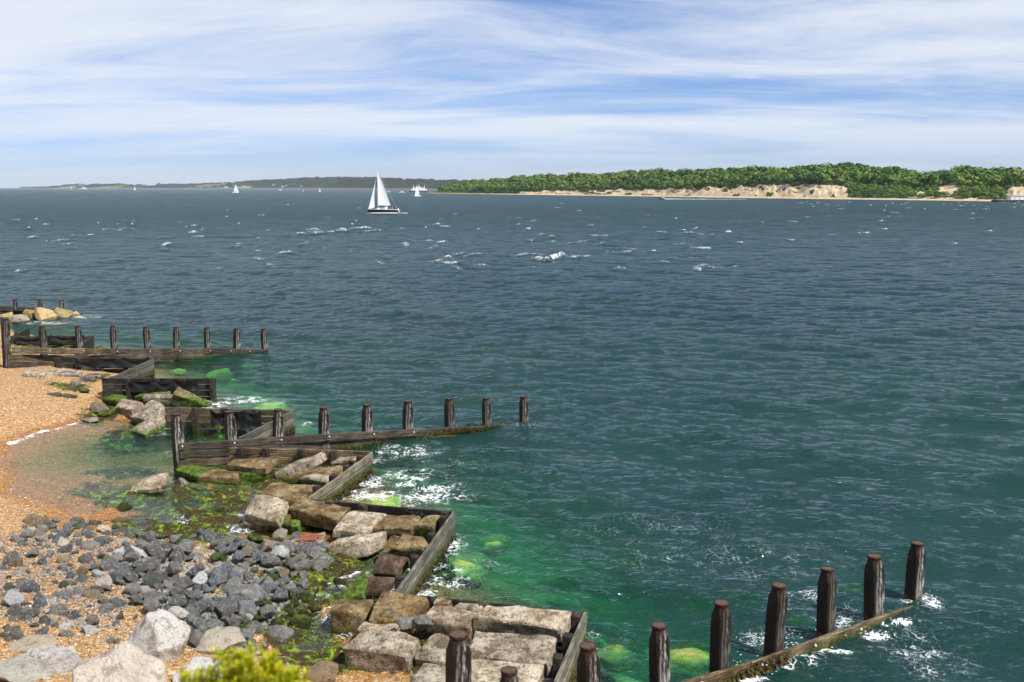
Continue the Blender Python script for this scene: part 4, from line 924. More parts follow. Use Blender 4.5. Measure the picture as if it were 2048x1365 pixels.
for u, v, wpx, sd_, fl, m, lab, zo in BO:
    big = wpx > 60
    me = rock_mesh(sd_, 26 if big else 15, fl, .14 if big else .08, 'boulder', sub=2 if wpx > 95 else (1 if big else 0), jag=0.055 if wpx > 90 else 0.01); setmat(me, m)
    p = onground(u, v); r = wpx / pxm(p) / 2
    o = obj('boulder' if wpx > 60 or 'boulder' in lab else 'stone', me); o.location = (p.x, p.y + r * .55, p.z + r * fl * zo)
    o.rotation_euler = (random.uniform(-.15, .15), random.uniform(-.15, .15), random.uniform(-.5, .5)); o.scale = (r, r * .9, r)
    if zo > 2: o.location = P(u, v - wpx * .25, .68); o.location.y += r * .3
    tag(o, lab, 'boulder' if wpx > 60 or 'boulder' in lab else 'stone'); placed.append((o.location.x, o.location.y, r * .8))
for i, (u, v, wpx, dep) in enumerate(SUNK):
    p = P(u, v, -dep); r = wpx / pxm(p) / 2; me = rock_mesh(200 + i, 34, .6, .25, 'boulder', sub=1, jag=.04); setmat(me, 'stone_sunken')
    o = obj('boulder', me); o.scale = (r, r * 1.05, r * .8); o.location = (p.x, p.y, -dep - r * .42); o.rotation_euler = (0, 0, i)
    wh = ['largest yellow-green, between the second and third posts of the near groyne', 'right of the nearest panel', 'beside the foam of the second bay', 'farther out from the second bay', 'in the foam by the pale panel', 'bright green, off the square-ended panel', 'between the near-groyne posts, deep', 'deep, behind the near groyne', 'small, off the draped panel', 'below the far groyne wall', 'beside the short panel at the far groyne', 'beyond the outer near-groyne posts', 'near the outer end of the far groyne', 'off the golden boulders', 'below the golden boulders', 'in front of the near groyne at the bottom edge', 'against the near groyne planks', 'under the green water off the long whitish block'][i]
    tag(o, 'sunken boulder ' + wh, 'boulder', 'boulders under the water')
G1 = 'grey stones heaped between shingle and revetment'
nst = 0
for poly, cnt, lo, hi, sep, zo, lab in (
    (HEAP, 200, .10, .25, .50, .7, 'angular grey stone in the heap'),
    (WEEDY, 24, .10, .20, .75, .35, None),
    (SHING, 135, .07, .21, .66, .2, 'loose stone on orange shingle'),
    (UP, 40, .07, .18, .75, .25, 'dark stone at the pool edge')):
    for _ in range(cnt):
        q = try_stone(poly, lo, hi, sep, zo, None, 1.6 if poly is SHING else 1.0)
        if q is None: continue
        p, r = q
        if lab is None: o = put_stone(p, r, random.choice(GREEN), 'x', 'weedy stones by the runnel', zo); o['look'] = 'green-coated stone'
        else: o = put_stone(p, r, random.choice(GREY if random.random() > .08 else GREEN), 'x', G1, zo + random.uniform(-.1, .25)); o['look'] = lab
        STONES.append(o)
        if lab and random.random() < (.16 if poly is SHING else .05): o.data = random.choice(CREAM); o['look'] = 'cream stone'; o.name = 'cream_stone'
        nst += 1
LM = [('the big chalk boulder', 300, 1290), ('the limestone boulder above the bush', 436, 1295), ('the white stone on the heap', 272, 1112), ('the speckled tan stone on the heap', 496, 1118), ('the perched pale grey stone', 490, 1205), ('the round white stone at the left edge', 20, 1205), ('the tan stone on the shingle', 180, 1195), ('the tan pitted stone by the pool', 66, 1045), ('the red-faced slab', 608, 1085), ('the foaming runnel', 600, 1225), ('the smooth dark stone above the runnel', 634, 1130), ('the flat cream slab', 92, 1318), ('the stone standing in brown weed', 553, 1280), ('the small cream stone in the heap', 292, 1185), ('the small orange-tan stone', 210, 1180)]
LMP = [(n_, onground(u, v)) for n_, u, v in LM]
def ordinal(i): return ('nearest', 'second nearest', 'third nearest', 'fourth nearest', 'fifth nearest', 'sixth nearest', 'seventh nearest', 'eighth nearest', 'ninth nearest', 'tenth nearest')[i] if i < 10 else '%d%s nearest' % (i + 1, 'th' if 10 < (i + 1) % 100 < 14 else {1: 'st', 2: 'nd', 3: 'rd'}.get((i + 1) % 10, 'th'))
buck = {}
for o in STONES:
    n_, q = min(LMP, key=lambda t: (t[1].x - o.location.x) ** 2 + (t[1].y - o.location.y) ** 2); buck.setdefault((o['look'], n_), []).append(((q.x - o.location.x) ** 2 + (q.y - o.location.y) ** 2, o.name, o))
for (lk, n_), l in buck.items():
    for i, (_, _, o) in enumerate(sorted(l, key=lambda t: t[:2])): o['label'] = '%s, %s to %s' % (lk, ordinal(i), n_); del o['look']
print('stones', nst)

# small cobbles filling the gaps and shingle pebbles: uncountable, one mesh each
def scatter_mesh(name, base_list, pts, rad, mat, seed=3):
    r = np.random.default_rng(seed); VV, FF, off = [], [], 0
    bases = []
    for me in base_list:
        v = np.zeros(len(me.vertices) * 3); me.vertices.foreach_get('co', v); me.calc_loop_triangles()
        f = np.zeros(len(me.loop_triangles) * 3, dtype=np.int64); me.loop_triangles.foreach_get('vertices', f); bases.append((v.reshape(-1, 3), f.reshape(-1, 3)))
    for (x, y, z), q in zip(pts, rad):
        v, f = bases[r.integers(len(bases))]; a = r.uniform(0, 6.28); c, s = math.cos(a), math.sin(a)
        w = v * np.array([q, q * r.uniform(.7, 1), q * r.uniform(.6, .9)]); w = np.stack([w[:, 0] * c - w[:, 1] * s + x, w[:, 0] * s + w[:, 1] * c + y, w[:, 2] + z], -1)
        VV.append(w); FF.append(f + off); off += len(v)
    me = mesh_np(name, np.concatenate(VV), np.concatenate(FF), smooth=False); setmat(me, mat); return me
def lowrock(seed, n=9):
    r = random.Random(seed); bm = bmesh.new()
    for i in range(n):
        v = Vector((r.gauss(0, 1), r.gauss(0, 1), r.gauss(0, 1))).normalized(); bm.verts.new((v.x, v.y, v.z * .65))
    h = bmesh.ops.convex_hull(bm, input=bm.verts[:]); return from_bm('pebble', bm)
LOWR = [lowrock(s) for s in range(6)]
pts, rad = [], []
for poly, n, lo, hi in ((HEAP, 2000, .06, .14), (SHING, 1300, .03, .075), (WEEDY, 160, .04, .10), (UP, 220, .03, .08)):
    us = [q[0] for q in poly]; vs = [q[1] for q in poly]
    U, V_ = rng.uniform(min(us), max(us), n * 3), rng.uniform(min(vs), max(vs), n * 3); ok = inpoly(U, V_, poly)
    for u, v in list(zip(U[ok], V_[ok]))[:n]:
        p = P(u, v, .3); z = gz(p.x, p.y); pts.append((p.x, p.y, z + .015)); rad.append(rng.uniform(lo, hi))
o = obj('cobbles', scatter_mesh('cobbles', LOWR, pts, rad, 'stone_grey')); tag(o, 'small grey cobbles filling the gaps between the larger stones', 'cobbles', kind='stuff')
def _peb(k, bs):
    v = k.new('ShaderNodeNewGeometry').outputs['Random Per Island']
    k.put(bs.inputs['Base Color'], k.ramp(v, [(0.0, (0.16, 0.08, 0.03)), (0.3, (0.38, 0.20, 0.07)), (0.55, (0.46, 0.28, 0.12)), (0.78, (0.55, 0.40, 0.24)), (0.9, (0.66, 0.62, 0.54)), (1.0, (0.14, 0.15, 0.16))]))
material('pebble', _peb)
pts, rad = [], []
N = 26000; U, V_ = rng.uniform(-30, 420, N), 740 + 640 * rng.random(N) ** .8
X = np.array([tuple(P(u, v, .35)) for u, v in zip(U, V_)]); gzv = ground(X[:, 0], X[:, 1]); wdv = blob(X[:, 0], X[:, 1], WEED)
for (x, y, _), z, w in zip(X, gzv, wdv):
    if z < -0.02 or z > 1.6 or w > .35: continue
    pts.append((x, y, z + .006)); rad.append(rng.uniform(.014, .032) if rng.random() < .93 else rng.uniform(.03, .05))
o = obj('shingle_pebbles', scatter_mesh('shingle_pebbles', LOWR, pts, rad, 'pebble')); tag(o, 'loose orange and cream pebbles of the shingle', 'shingle', kind='stuff')

# weed: short fronds on the wet bed and along the feet of the panels
def _weed(k, bs):
    v = k.new('ShaderNodeNewGeometry').outputs['Random Per Island']; n = k.noise(0.9, 3, 0.6, k.pos())
    f = k.math('ADD', k.math('MULTIPLY', v, 0.5), k.math('MULTIPLY', n, 0.7))
    k.put(bs.inputs['Base Color'], k.ramp(f, [(0.25, (0.02, 0.012, 0.004)), (0.52, (0.085, 0.048, 0.009)), (0.64, (0.05, 0.065, 0.007)), (0.80, (0.15, 0.25, 0.012))])); bs.inputs['Roughness'].default_value = 0.55
material('seaweed', _weed)
def frond_mesh(name, pts, size, lay, seed, m='seaweed'):
    r = np.random.default_rng(seed); n = len(pts); pts = np.asarray(pts)
    a = r.uniform(0, 6.28, n); L = r.uniform(.5, 1.2, n) * size; w = L * r.uniform(.22, .42, n); up = r.uniform(lay[0], lay[1], n)
    d = np.stack([np.cos(a), np.sin(a), up], -1); s = np.stack([-np.sin(a), np.cos(a), np.zeros(n)], -1)
    mid = pts + d * (L * .55)[:, None]; tip = pts + d * L[:, None]; tip[:, 2] -= L * .25
    V = np.stack([pts - s * w[:, None] * .3, pts + s * w[:, None] * .3, mid + s * w[:, None] * .5, mid - s * w[:, None] * .5, tip + s * w[:, None] * .2, tip - s * w[:, None] * .2], 1).reshape(-1, 3)
    i = np.arange(n)[:, None] * 6; F = np.concatenate([i + [0, 1, 2, 3], i + [3, 2, 4, 5]], 0)
    me = mesh_np(name, V, F, smooth=False); setmat(me, m); return me
N = 60000; U, V_ = rng.uniform(90, 1000, N), rng.uniform(770, 1365, N)
X = np.array([tuple(P(u, v, 0)) for u, v in zip(U, V_)]); wdv = blob(X[:, 0], X[:, 1], WEED); gg = ground(X[:, 0], X[:, 1]); cl = fbm2(X[:, 0] * 1.7, X[:, 1] * 1.7, 31)
ok = (wdv > .45) & (cl > .47) & (gg > -.35); X[:, 2] = gg + _weedlump(X[:, 0], X[:, 1], wdv) + 0.005
o = obj('seaweed', frond_mesh('seaweed', X[ok], .085, (.0, .45), 5)); tag(o, 'brown and bright green weed over the wet stones between the panels', 'seaweed', kind='stuff')
def _wrack(k, bs):
    v = k.new('ShaderNodeNewGeometry').outputs['Random Per Island']
    k.put(bs.inputs['Base Color'], k.ramp(v, [(0.1, (0.012, 0.008, 0.003)), (0.5, (0.05, 0.030, 0.006)), (0.8, (0.10, 0.06, 0.010)), (1.0, (0.06, 0.085, 0.010))])); bs.inputs['Roughness'].default_value = 0.6
material('wrack', _wrack)
fr = []
for (a, b, za, zb) in (((1170, 1224), (1098, 1400), .7, .75), ((906, 1024), (790, 1187), .72, .6), ((743, 905), (616, 997), .66, .55), ((586, 821), (478, 876), .8, .7), ((306, 718), (206, 762), .82, .75)):
    p0, p1 = P(*a, za), P(*b, zb); d = (p1 - p0); n = Vector((-d.y, d.x, 0)).normalized()
    for _ in range(1500):
        q = p0.lerp(p1, random.random()) + n * .05; z = random.triangular(-.12, .26, .0) * (0.7 + .6 * mnoise.noise(q * 1.3)); fr.append((q.x, q.y, z))
for pts_, i0, i1 in ((MID, 3.2, 7.6), (FAR, 3.6, 8.0), (NEAR, 2.2, 4.0)):
    d = pts_[-1] - pts_[0]; az = math.atan2(d.y, d.x); n = Vector((math.sin(az), -math.cos(az), 0)) * .28
    for _ in range(1600):
        t = random.uniform(i0, i1); i = min(int(t), len(pts_) - 2); q = pts_[i].lerp(pts_[i + 1], t - i) + n; fr.append((q.x, q.y, random.triangular(-.1, .30, .02)))
o = obj('wrack_fringe', frond_mesh('wrack_fringe', fr, .08, (-.5, .2), 6, 'wrack')); tag(o, 'ochre wrack bearding the planks at the water line', 'seaweed', kind='stuff')

# ------------------------------------------------------------------ foreground bush
def _leaf(k, bs):
    v = k.new('ShaderNodeNewGeometry').outputs['Random Per Island']
    c = k.ramp(v, [(0.0, (0.26, 0.33, 0.008)), (0.35, (0.46, 0.52, 0.010)), (0.75, (0.64, 0.62, 0.012)), (1.0, (0.74, 0.56, 0.015))])
    k.put(bs.inputs['Base Color'], c); bs.inputs['Roughness'].default_value = 0.5
    d = k.new('ShaderNodeBsdfTranslucent'); k.l.new(c, d.inputs[0]); mx = k.new('ShaderNodeMixShader'); mx.inputs[0].default_value = 0.5
    k.l.new(bs.outputs[0], mx.inputs[1]); k.l.new(d.outputs[0], mx.inputs[2]); k.l.new(mx.outputs[0], k.n['Material Output'].inputs['Surface'])
material('bush_leaf', _leaf)
bc = Vector((-1.46, 5.05, 5.79)); root = empty('bush', bc); tag(root, 'bright yellow-green bush out of focus at the bottom edge', 'bush')
lv, stems = [], bmesh.new()
for i in range(230):
    a = random.uniform(0, 6.28); rr = math.sqrt(random.random()) * .37; b = Vector((rr * math.cos(a), rr * .8 * math.sin(a), -.05))
    hgt = .70 * (1 - (rr / .46) ** 2 * .55) * random.uniform(.74, 1.08); tip = Vector((b.x * 1.15 + random.gauss(0, .02), b.y * 1.15 + random.gauss(0, .02), hgt))
    bmesh.ops.create_cone(stems, segments=4, radius1=.006, radius2=.002, depth=(tip - b).length, matrix=Matrix.Translation((b + tip) / 2) @ (tip - b).to_track_quat('Z', 'Y').to_matrix().to_4x4())
    for j in range(120):
        t = random.uniform(.3, 1.02) ** .7; lv.append((tuple(b.lerp(tip, t)), random.uniform(.022, .045)))
obj('stem', from_bm('stem', stems), 'bark', root)
r = np.random.default_rng(2); n = len(lv); pp = np.array([q[0] for q in lv]); LL = np.array([q[1] for q in lv]); a = r.uniform(0, 6.28, n); up = r.uniform(.3, 1.6, n)
d = np.stack([np.cos(a), np.sin(a), up], -1); d /= np.linalg.norm(d, axis=1)[:, None]; s = np.stack([-np.sin(a), np.cos(a), 0 * a], -1)
V = np.stack([pp, pp + d * (LL * .5)[:, None] + s * (LL * .2)[:, None], pp + d * LL[:, None], pp + d * (LL * .5)[:, None] - s * (LL * .2)[:, None]], 1).reshape(-1, 3)
me = mesh_np('foliage', V, np.arange(n * 4).reshape(-1, 4), smooth=False); f = obj('foliage', me, 'bush_leaf', root); f['kind'] = 'stuff'

def nth(n):
    o1 = 'zeroth first second third fourth fifth sixth seventh eighth ninth tenth eleventh twelfth thirteenth fourteenth fifteenth sixteenth seventeenth eighteenth nineteenth'.split(); ten = 'twenty thirty forty fifty sixty seventy eighty ninety'.split()
    if n >= 100: return 'hundredth' if n == 100 else 'hundred-and-' + nth(n - 100)
    if n < 20: return o1[n]
    t = ten[n // 10 - 2]; return t[:-1] + 'ieth' if n % 10 == 0 else t + '-' + o1[n % 10]
# ------------------------------------------------------------------ wooded hill on the right
SHU = [840, 860, 900, 950, 1050, 1160, 1320, 1480, 1640, 1800, 1950, 2100, 2350]; SHV = [386.2, 386.6, 387.2, 388, 389.6, 391, 393.2, 395.6, 398, 399.8, 402.0, 404.0, 407]
SKU = [880, 900, 950, 1000, 1050, 1100, 1160, 1240, 1300, 1400, 1480, 1560, 1640, 1700, 1780, 1830, 1870, 1920, 2000, 2048, 2350]; SKV = [379, 367, 361, 357, 352.5, 350, 349, 344.5, 341, 340, 336.5, 337.5, 331.5, 330.5, 335, 343, 344, 334.5, 338, 341, 345]
CLU = [880, 1000, 1050, 1160, 1280, 1400, 1450, 1550, 1640, 1690, 1740, 1820, 2000, 2035, 2350]; CLZ = [1.6, 2.2, 4.0, 5.0, 6.5, 8.0, 9.5, 10.5, 11.5, 8.5, 4.0, 3.5, 4.0, 7.0, 8.0]
def hill_z(u, s):
    b = np.interp(u, SHU, SHV); D = CAM_H * FPX / (b - HOR)
    zt = CAM_H + (HOR - np.interp(u, SKU, SKV)) / FPX * (D + 210) - 9.0
    zc = np.interp(u, CLU, CLZ) + 1.2 * (vnoise2(u / 11.0, u * 0, 5) - .5); zt = np.maximum(zt, zc + .3)
    cw = 9 + zc * .9 + 5 * vnoise2(u / 17.0, u * 0, 9)
    z = np.where(s < 0, s * .12, np.where(s < 8, s * .1, 0.0))
    t = np.clip((s - 8) / cw, 0, 1); z = np.where(s >= 8, .8 + (zc - .8) * t ** .85, z)
    t2 = np.clip((s - 8 - cw) / (210 - 8 - cw), 0, 1); z = np.where(s > 8 + cw, zc + (zt - zc) * np.sin(t2 * math.pi / 2) ** 1.1, z)
    z = np.where(s > 215, z - (s - 215) * .03, z)
    return z, cw
def hill_p(u, s):
    b = np.interp(u, SHU, SHV); D = CAM_H * FPX / (b - HOR); th = (u - 1024) / FPX / 1.0116; z, cw = hill_z(u, s)
    return th * (D + s), (D + s), z
def bare(u, s):
    z, cw = hill_z(u, s); n = fbm2(u / 14.0, s / 4.0, 55)
    m = (s > 4) & (s < 8 + cw * 1.03) & (((u > 1040) & (u < 1695)) | (u > 2030)) & (n > np.where((u > 1280) & (u < 1690), .38, .42))
    m |= ((u - 1897) / 24) ** 2 + ((s - 62) / 38) ** 2 < 1 * (.6 + n * .7)
    m |= ((u - 1842) / 9) ** 2 + ((s - 36) / 18) ** 2 < 1 * (.6 + n * .7)
    m |= ((u - 1780) / 9) ** 2 + ((s - 46) / 8) ** 2 < 1
    m |= ((u - 2040) / 30) ** 2 + ((s - 34) / 30) ** 2 < 1 * (.5 + n * .8)
    m |= (s < 15) & (u > 1815) & (u < 1960) & (n > .45)
    return m
us = np.linspace(862, 2330, 560); ss = np.r_[np.linspace(-10, 60, 44), np.linspace(64, 330, 34)]
HU, HS = np.meshgrid(us, ss); hx, hy, hz = hill_p(HU, HS)
onc = (HS > 8) & (HS < 34); hz = hz + onc * (fbm2(HU / 6.0, HS / 14.0, 71) - .5) * 4.6 * np.clip(hz / 6, 0, 1) + (HS > 34) * (fbm2(HU / 20, HS / 20, 72) - .5) * 2
me = mesh_np('hill', np.stack([hx, hy, hz], -1).reshape(-1, 3), grid_faces(len(ss), len(us)))
attr_np(me, 'bare', np.maximum(bare(HU, HS) * 1.0, (HS < 9) * .9).ravel())
def _hill(k, bs):
    p = k.pos(); b = k.attr('bare')
    n = k.noise(0.16, 6, 0.7, k.mapping(p, scale=(1, 1, .5))); n2 = k.noise(0.7, 5, 0.7, p)
    sand = k.ramp(k.math('ADD', k.math('MULTIPLY', n, .6), k.math('MULTIPLY', n2, .45)), [(0.36, (0.15, 0.10, 0.06)), (0.45, (0.42, 0.31, 0.19)), (0.58, (0.62, 0.49, 0.32)), (0.72, (0.72, 0.62, 0.46))])
    green = k.ramp(n2, [(0.3, (0.012, 0.022, 0.006)), (0.5, (0.03, 0.055, 0.012)), (0.7, (0.075, 0.11, 0.02))])
    m = k.smooth(k.math('ADD', b, k.math('MULTIPLY', k.math('SUBTRACT', n2, .5), .7)), .4, .6)
    k.put(bs.inputs['Base Color'], k.mix(m, green, sand)); k.put(bs.inputs['Normal'], k.bump(k.math('ADD', n, n2), .9, 1.6))
material('hill', _hill)
tag(obj('hill', me, 'hill'), 'wooded hill with sandy cliffs across the water', kind='structure')

def _crown(k, bs):
    t = k.attr('tone'); g = k.new('ShaderNodeNewGeometry'); v = g.outputs['Random Per Island']
    f = k.math('ADD', k.math('MULTIPLY', t, .75), k.math('MULTIPLY', v, .30))
    c = k.ramp(f, [(0.08, (0.018, 0.042, 0.009)), (0.28, (0.042, 0.094, 0.014)), (0.46, (0.076, 0.150, 0.019)), (0.62, (0.13, 0.195, 0.026)), (0.80, (0.19, 0.18, 0.042))])
    k.put(bs.inputs['Base Color'], c); bs.inputs['Roughness'].default_value = .8
material('tree_leaves', _crown)
def crown_arr(seed, n=112, q=.20):
    r = np.random.default_rng(seed); a = r.uniform(0, 6.28, n); zc = r.uniform(-.35, 1, n); rr = np.sqrt(np.clip(1 - zc ** 2, 0, 1))
    lob = 1 + .30 * np.sin(3 * a + seed) + .14 * np.sin(5 * a + 2 * seed + 3 * zc); sh = r.uniform(.72, 1.04, n) * lob
    c = np.stack([np.cos(a) * rr * sh, np.sin(a) * rr * sh, zc * .78 * sh + .1], -1)
    nn = c * np.array([1, 1, 1.3]) + r.normal(0, .35, (n, 3)); nn /= np.linalg.norm(nn, axis=1)[:, None]
    t = np.cross(nn, r.normal(0, 1, (n, 3))); t /= np.linalg.norm(t, axis=1)[:, None]; b = np.cross(nn, t); w = q * r.uniform(.6, 1.25, (n, 1))
    return np.stack([c - t * w - b * w * .8, c + t * w - b * w * .6, c + t * w * .8 + b * w, c - t * w * .7 + b * w * .9], 1)
TPL = [crown_arr(s) for s in range(7)]
def woodland(name, P3, rad, tone, squash=.85):
    idx = rng.integers(0, len(TPL), len(rad)); V, T = [], []
    for i, t in enumerate(TPL):
        m = np.where(idx == i)[0]
        if not len(m): continue
        a = rng.uniform(0, 6.28, len(m)); c, s = np.cos(a), np.sin(a); tt = t.reshape(-1, 3)
        x = tt[None, :, 0] * c[:, None] - tt[None, :, 1] * s[:, None]; y = tt[None, :, 0] * s[:, None] + tt[None, :, 1] * c[:, None]; z = np.broadcast_to(tt[None, :, 2] * squash, x.shape)
        V.append((np.stack([x, y, z], -1) * rad[m][:, None, None] + P3[m][:, None, :]).reshape(-1, 3)); T.append(np.repeat(tone[m], tt.shape[0]))
    V = np.concatenate(V); me = mesh_np(name, V, np.arange(len(V)).reshape(-1, 4), smooth=False); attr_np(me, 'tone', np.concatenate(T)); setmat(me, 'tree_leaves'); return me
N = 9000; U, S = rng.uniform(880, 2300, N), 10 + 235 * rng.random(N) ** .85
z_, cw_ = hill_z(U, S); ok = ~bare(U, S) & ((S > 8 + cw_ * 1.02) | (U > 1700) | (U < 1010) | (rng.random(N) < .10)); U, S = U[ok], S[ok]
z_, cw_ = hill_z(U, S); scrub = ((U > 1690) & (S < 70)) | (S < 8 + cw_)
hx, hy, hz = hill_p(U, S); rad = np.where(scrub, rng.uniform(1.1, 2.4, len(U)), 1.9 + 4.0 * rng.random(len(U)) ** 1.7)
# thin out so that crowns touch rather than pile up
cellk = {}; keep = np.zeros(len(U), bool)
for i in range(len(U)):
    key = (int(hx[i] / 8), int(hy[i] / 8)); okk = True
    for a in (-1, 0, 1):
        for b in (-1, 0, 1):
            for j in cellk.get((key[0] + a, key[1] + b), ()):
                if (hx[i] - hx[j]) ** 2 + (hy[i] - hy[j]) ** 2 < (.62 * (rad[i] + rad[j])) ** 2: okk = False; break
            if not okk: break
        if not okk: break
    if okk: cellk.setdefault(key, []).append(i); keep[i] = True
U, S, hx, hy, hz, rad, scrub = [q[keep] for q in (U, S, hx, hy, hz, rad, scrub)]
tone = np.clip(.02 + .62 * fbm2(hx / 45, hy / 30, 91, 3) + .35 * rng.random(len(U)) - .1, 0, 1); tone = np.where(scrub, np.clip(tone + .08, 0, 1), tone)
hgt = np.where(scrub, .5, rng.uniform(.75, 1.15, len(U))) * rad
sky_i = [i for i in range(len(U)) if 190 < S[i] < 214 and not scrub[i] and U[i] < 2075]; edge_i = [i for i in range(len(U)) if 1285 < U[i] < 1640 and S[i] < 8 + hill_z(U[i:i + 1], S[i:i + 1])[1][0] + 9]
random.shuffle(sky_i); ind = sky_i[:110]; edge = edge_i[:60]
rest = np.ones(len(U), bool); rest[ind] = False; rest[edge] = False
P3 = np.stack([hx, hy, hz + hgt], -1)
o = obj('woodland', woodland('woodland', P3[rest], rad[rest], tone[rest])); tag(o, 'dense green wood covering the hill across the water', 'wood', kind='stuff')
print('crowns', rest.sum(), len(sky_i), len(edge_i))
CR = []
for i in range(7):
    me = woodland('crown', np.zeros((1, 3)), np.ones(1), np.array([.15 + .11 * i])); CR.append(me)
def trunk_mesh():
    bm = bmesh.new()
    def limb(a, b, r0, r1): 
        a, b = Vector(a), Vector(b); bmesh.ops.create_cone(bm, segments=6, radius1=r0, radius2=r1, depth=(b - a).length, matrix=Matrix.Translation((a + b) / 2) @ (b - a).to_track_quat('Z', 'Y').to_matrix().to_4x4())
    limb((0, 0, -1.5), (0, 0, .2), .10, .07); limb((0, 0, .1), (.35, .1, .7), .05, .02); limb((0, 0, .1), (-.3, .15, .8), .05, .02); limb((0, 0, 0), (.05, -.3, .75), .05, .02)
    me = from_bm('trunk', bm); setmat(me, 'bark'); return me
TRUNK = trunk_mesh()
for lst, lab, grp in ((ind, 'broad green tree on the wooded skyline', 'skyline trees of the wooded hill'), (edge, 'dark-trunked tree on the sandy cliff edge', 'trees on the cliff edge')):
    for kk_, i in enumerate(sorted(lst, key=lambda j: U[j])):
        root = empty('tree', (hx[i], hy[i], hz[i])); tag(root, lab + ', %s from the left' % nth(kk_ + 1), 'tree', grp); r_ = rad[i] * 1.08
        c = obj('crown', CR[min(6, int(tone[i] * 7))], None, root); c.location = (0, 0, hgt[i]); c.scale = (r_, r_, r_); c.rotation_euler = (0, 0, random.uniform(0, 6))
        t = obj('trunk', TRUNK, None, root); t.location = (0, 0, hgt[i] * 1.0); t.scale = (r_, r_, r_)

# ------------------------------------------------------------------ far coast on the left
LSU = [60, 110, 150, 300, 400, 450, 500, 560, 620, 680, 740, 800, 860, 920, 1010]; LSV = [375.2, 374, 371.5, 371, 371, 369, 364.5, 363.5, 359.5, 359, 360.5, 363.5, 365.5, 368, 371]
def coast_p(u, s):
    D = np.interp(u, [60, 500, 650, 780, 900, 1010], [7200, 5600, 4700, 3600, 2900, 2700])
    zt = CAM_H + (HOR - np.interp(u, LSU, LSV)) / FPX * (D + 600); t = np.clip(s / 600, 0, 1)
    z = np.where(s < 0, s * .05, 3.0 * np.clip(s / 25, 0, 1) + (zt - 3) * np.sin(t * math.pi / 2) ** 1.2); return (u - 1024) / FPX / 1.0116 * (D + s), D + s, np.where(s > 600, zt - (s - 600) * .03, z)
us = np.linspace(40, 1010, 500); ss = np.r_[np.linspace(-30, 60, 8), np.linspace(80, 900, 42)]; HU, HS = np.meshgrid(us, ss); hx2, hy2, hz2 = coast_p(HU, HS)
wood = fbm2(hx2 / 260, hy2 / 240, 33) > np.where(HU < 520, .40, .24); lump = np.where(wood & (HS > 40), vnoise2(hx2 / 16, hy2 / 40, 44) * 13 + vnoise2(hx2 / 6, hy2 / 6, 45) * 4, 0)
me = mesh_np('distant_coast', np.stack([hx2, hy2, hz2 + lump * np.clip(hz2 / 20, 0, 1)], -1).reshape(-1, 3), grid_faces(len(ss), len(us))); attr_np(me, 'wood', (wood * 1.0).ravel()); attr_np(me, 'shore', (HS < 45).ravel() * 1.0)
def _coast(k, bs):
    p = k.pos(); n = k.noise(.02, 5, .7, p); n2 = k.noise(.004, 3, .5, p)
    w = k.ramp(n, [(.42, (0.006, 0.012, 0.008)), (.58, (0.024, 0.036, 0.016))]); fcol = k.ramp(n2, [(.4, (0.10, 0.12, 0.04)), (.55, (0.26, 0.22, 0.11))])
    c = k.mix(k.smooth(k.attr('wood'), .3, .7), fcol, w); c = k.mix(k.smooth(k.attr('shore'), .4, .8), c, (0.13, 0.12, 0.085))
    k.put(bs.inputs['Base Color'], c)
material('distant_coast', _coast)
tag(obj('distant_coast', me, 'distant_coast'), 'low blue-grey coast beyond the strait', kind='structure')
def box(bm, x0, x1, y0, y1, z0, z1, m=0, taper=0.0):
    v = [bm.verts.new(q) for q in ((x0, y0, z0), (x1, y0, z0), (x1, y1, z0), (x0, y1, z0), (x0 + taper, y0 + taper, z1), (x1 - taper, y0 + taper, z1), (x1 - taper, y1 - taper, z1), (x0 + taper, y1 - taper, z1))]
    for f in ((3, 2, 1, 0), (4, 5, 6, 7), (0, 1, 5, 4), (1, 2, 6, 5), (2, 3, 7, 6), (3, 0, 4, 7)): bm.faces.new([v[i] for i in f]).material_index = m
    return bm
def boxpart(name, root, m, *dims, taper=0.0):
    return obj(name, from_bm(name, box(bmesh.new(), *dims, taper=taper)), m, root)
def gable(name, root, m, x0, x1, y0, y1, z0, z1):
    bm = bmesh.new(); v = [bm.verts.new(q) for q in ((x0, y0, z0), (x1, y0, z0), (x1, y1, z0), (x0, y1, z0), (x0, (y0 + y1) / 2, z1), (x1, (y0 + y1) / 2, z1))]
    for f in ((3, 2, 1, 0), (0, 1, 5, 4), (2, 3, 4, 5), (1, 2, 5), (3, 0, 4)): bm.faces.new([v[i] for i in f])
    return obj(name, from_bm(name, bm), m, root)
def house(loc, w, d, h, rh, lab, wm='render_white', rm='roof_slate', nwin=3, group=None):
    root = empty('house', loc, random.uniform(-.2, .2)); tag(root, lab, 'house', group)
    wl = boxpart('wall', root, wm, -w / 2, w / 2, -d / 2, d / 2, 0, h); rf = gable('roof', root, rm, -w / 2 - .3, w / 2 + .3, -d / 2 - .4, d / 2 + .4, h + .01, h + rh)
    boxpart('chimney', rf, 'brick_dark', w * .25, w * .25 + .7, -.35, .35, h + rh * .6, h + rh + .9)
    for i in range(nwin):
        x = -w / 2 + w * (i + .5) / nwin; boxpart('window', root, 'window_dark', x - w * .09, x + w * .09, -d / 2 - .06, -d / 2 + .02, h * .35, h * .75)
    return root
for i, u in enumerate((402, 418, 436, 452, 470, 548, 566, 575, 590, 604)):
    x, y, z = [float(q[0]) for q in coast_p(np.array([u]), np.array([70.0 + 40 * (i % 3)]))]
    house((x, y, z - 1), 16, 10, 8, 5, 'tiny pale house on the far coast, %s from the left' % nth(i + 1), group='houses on the far coast')
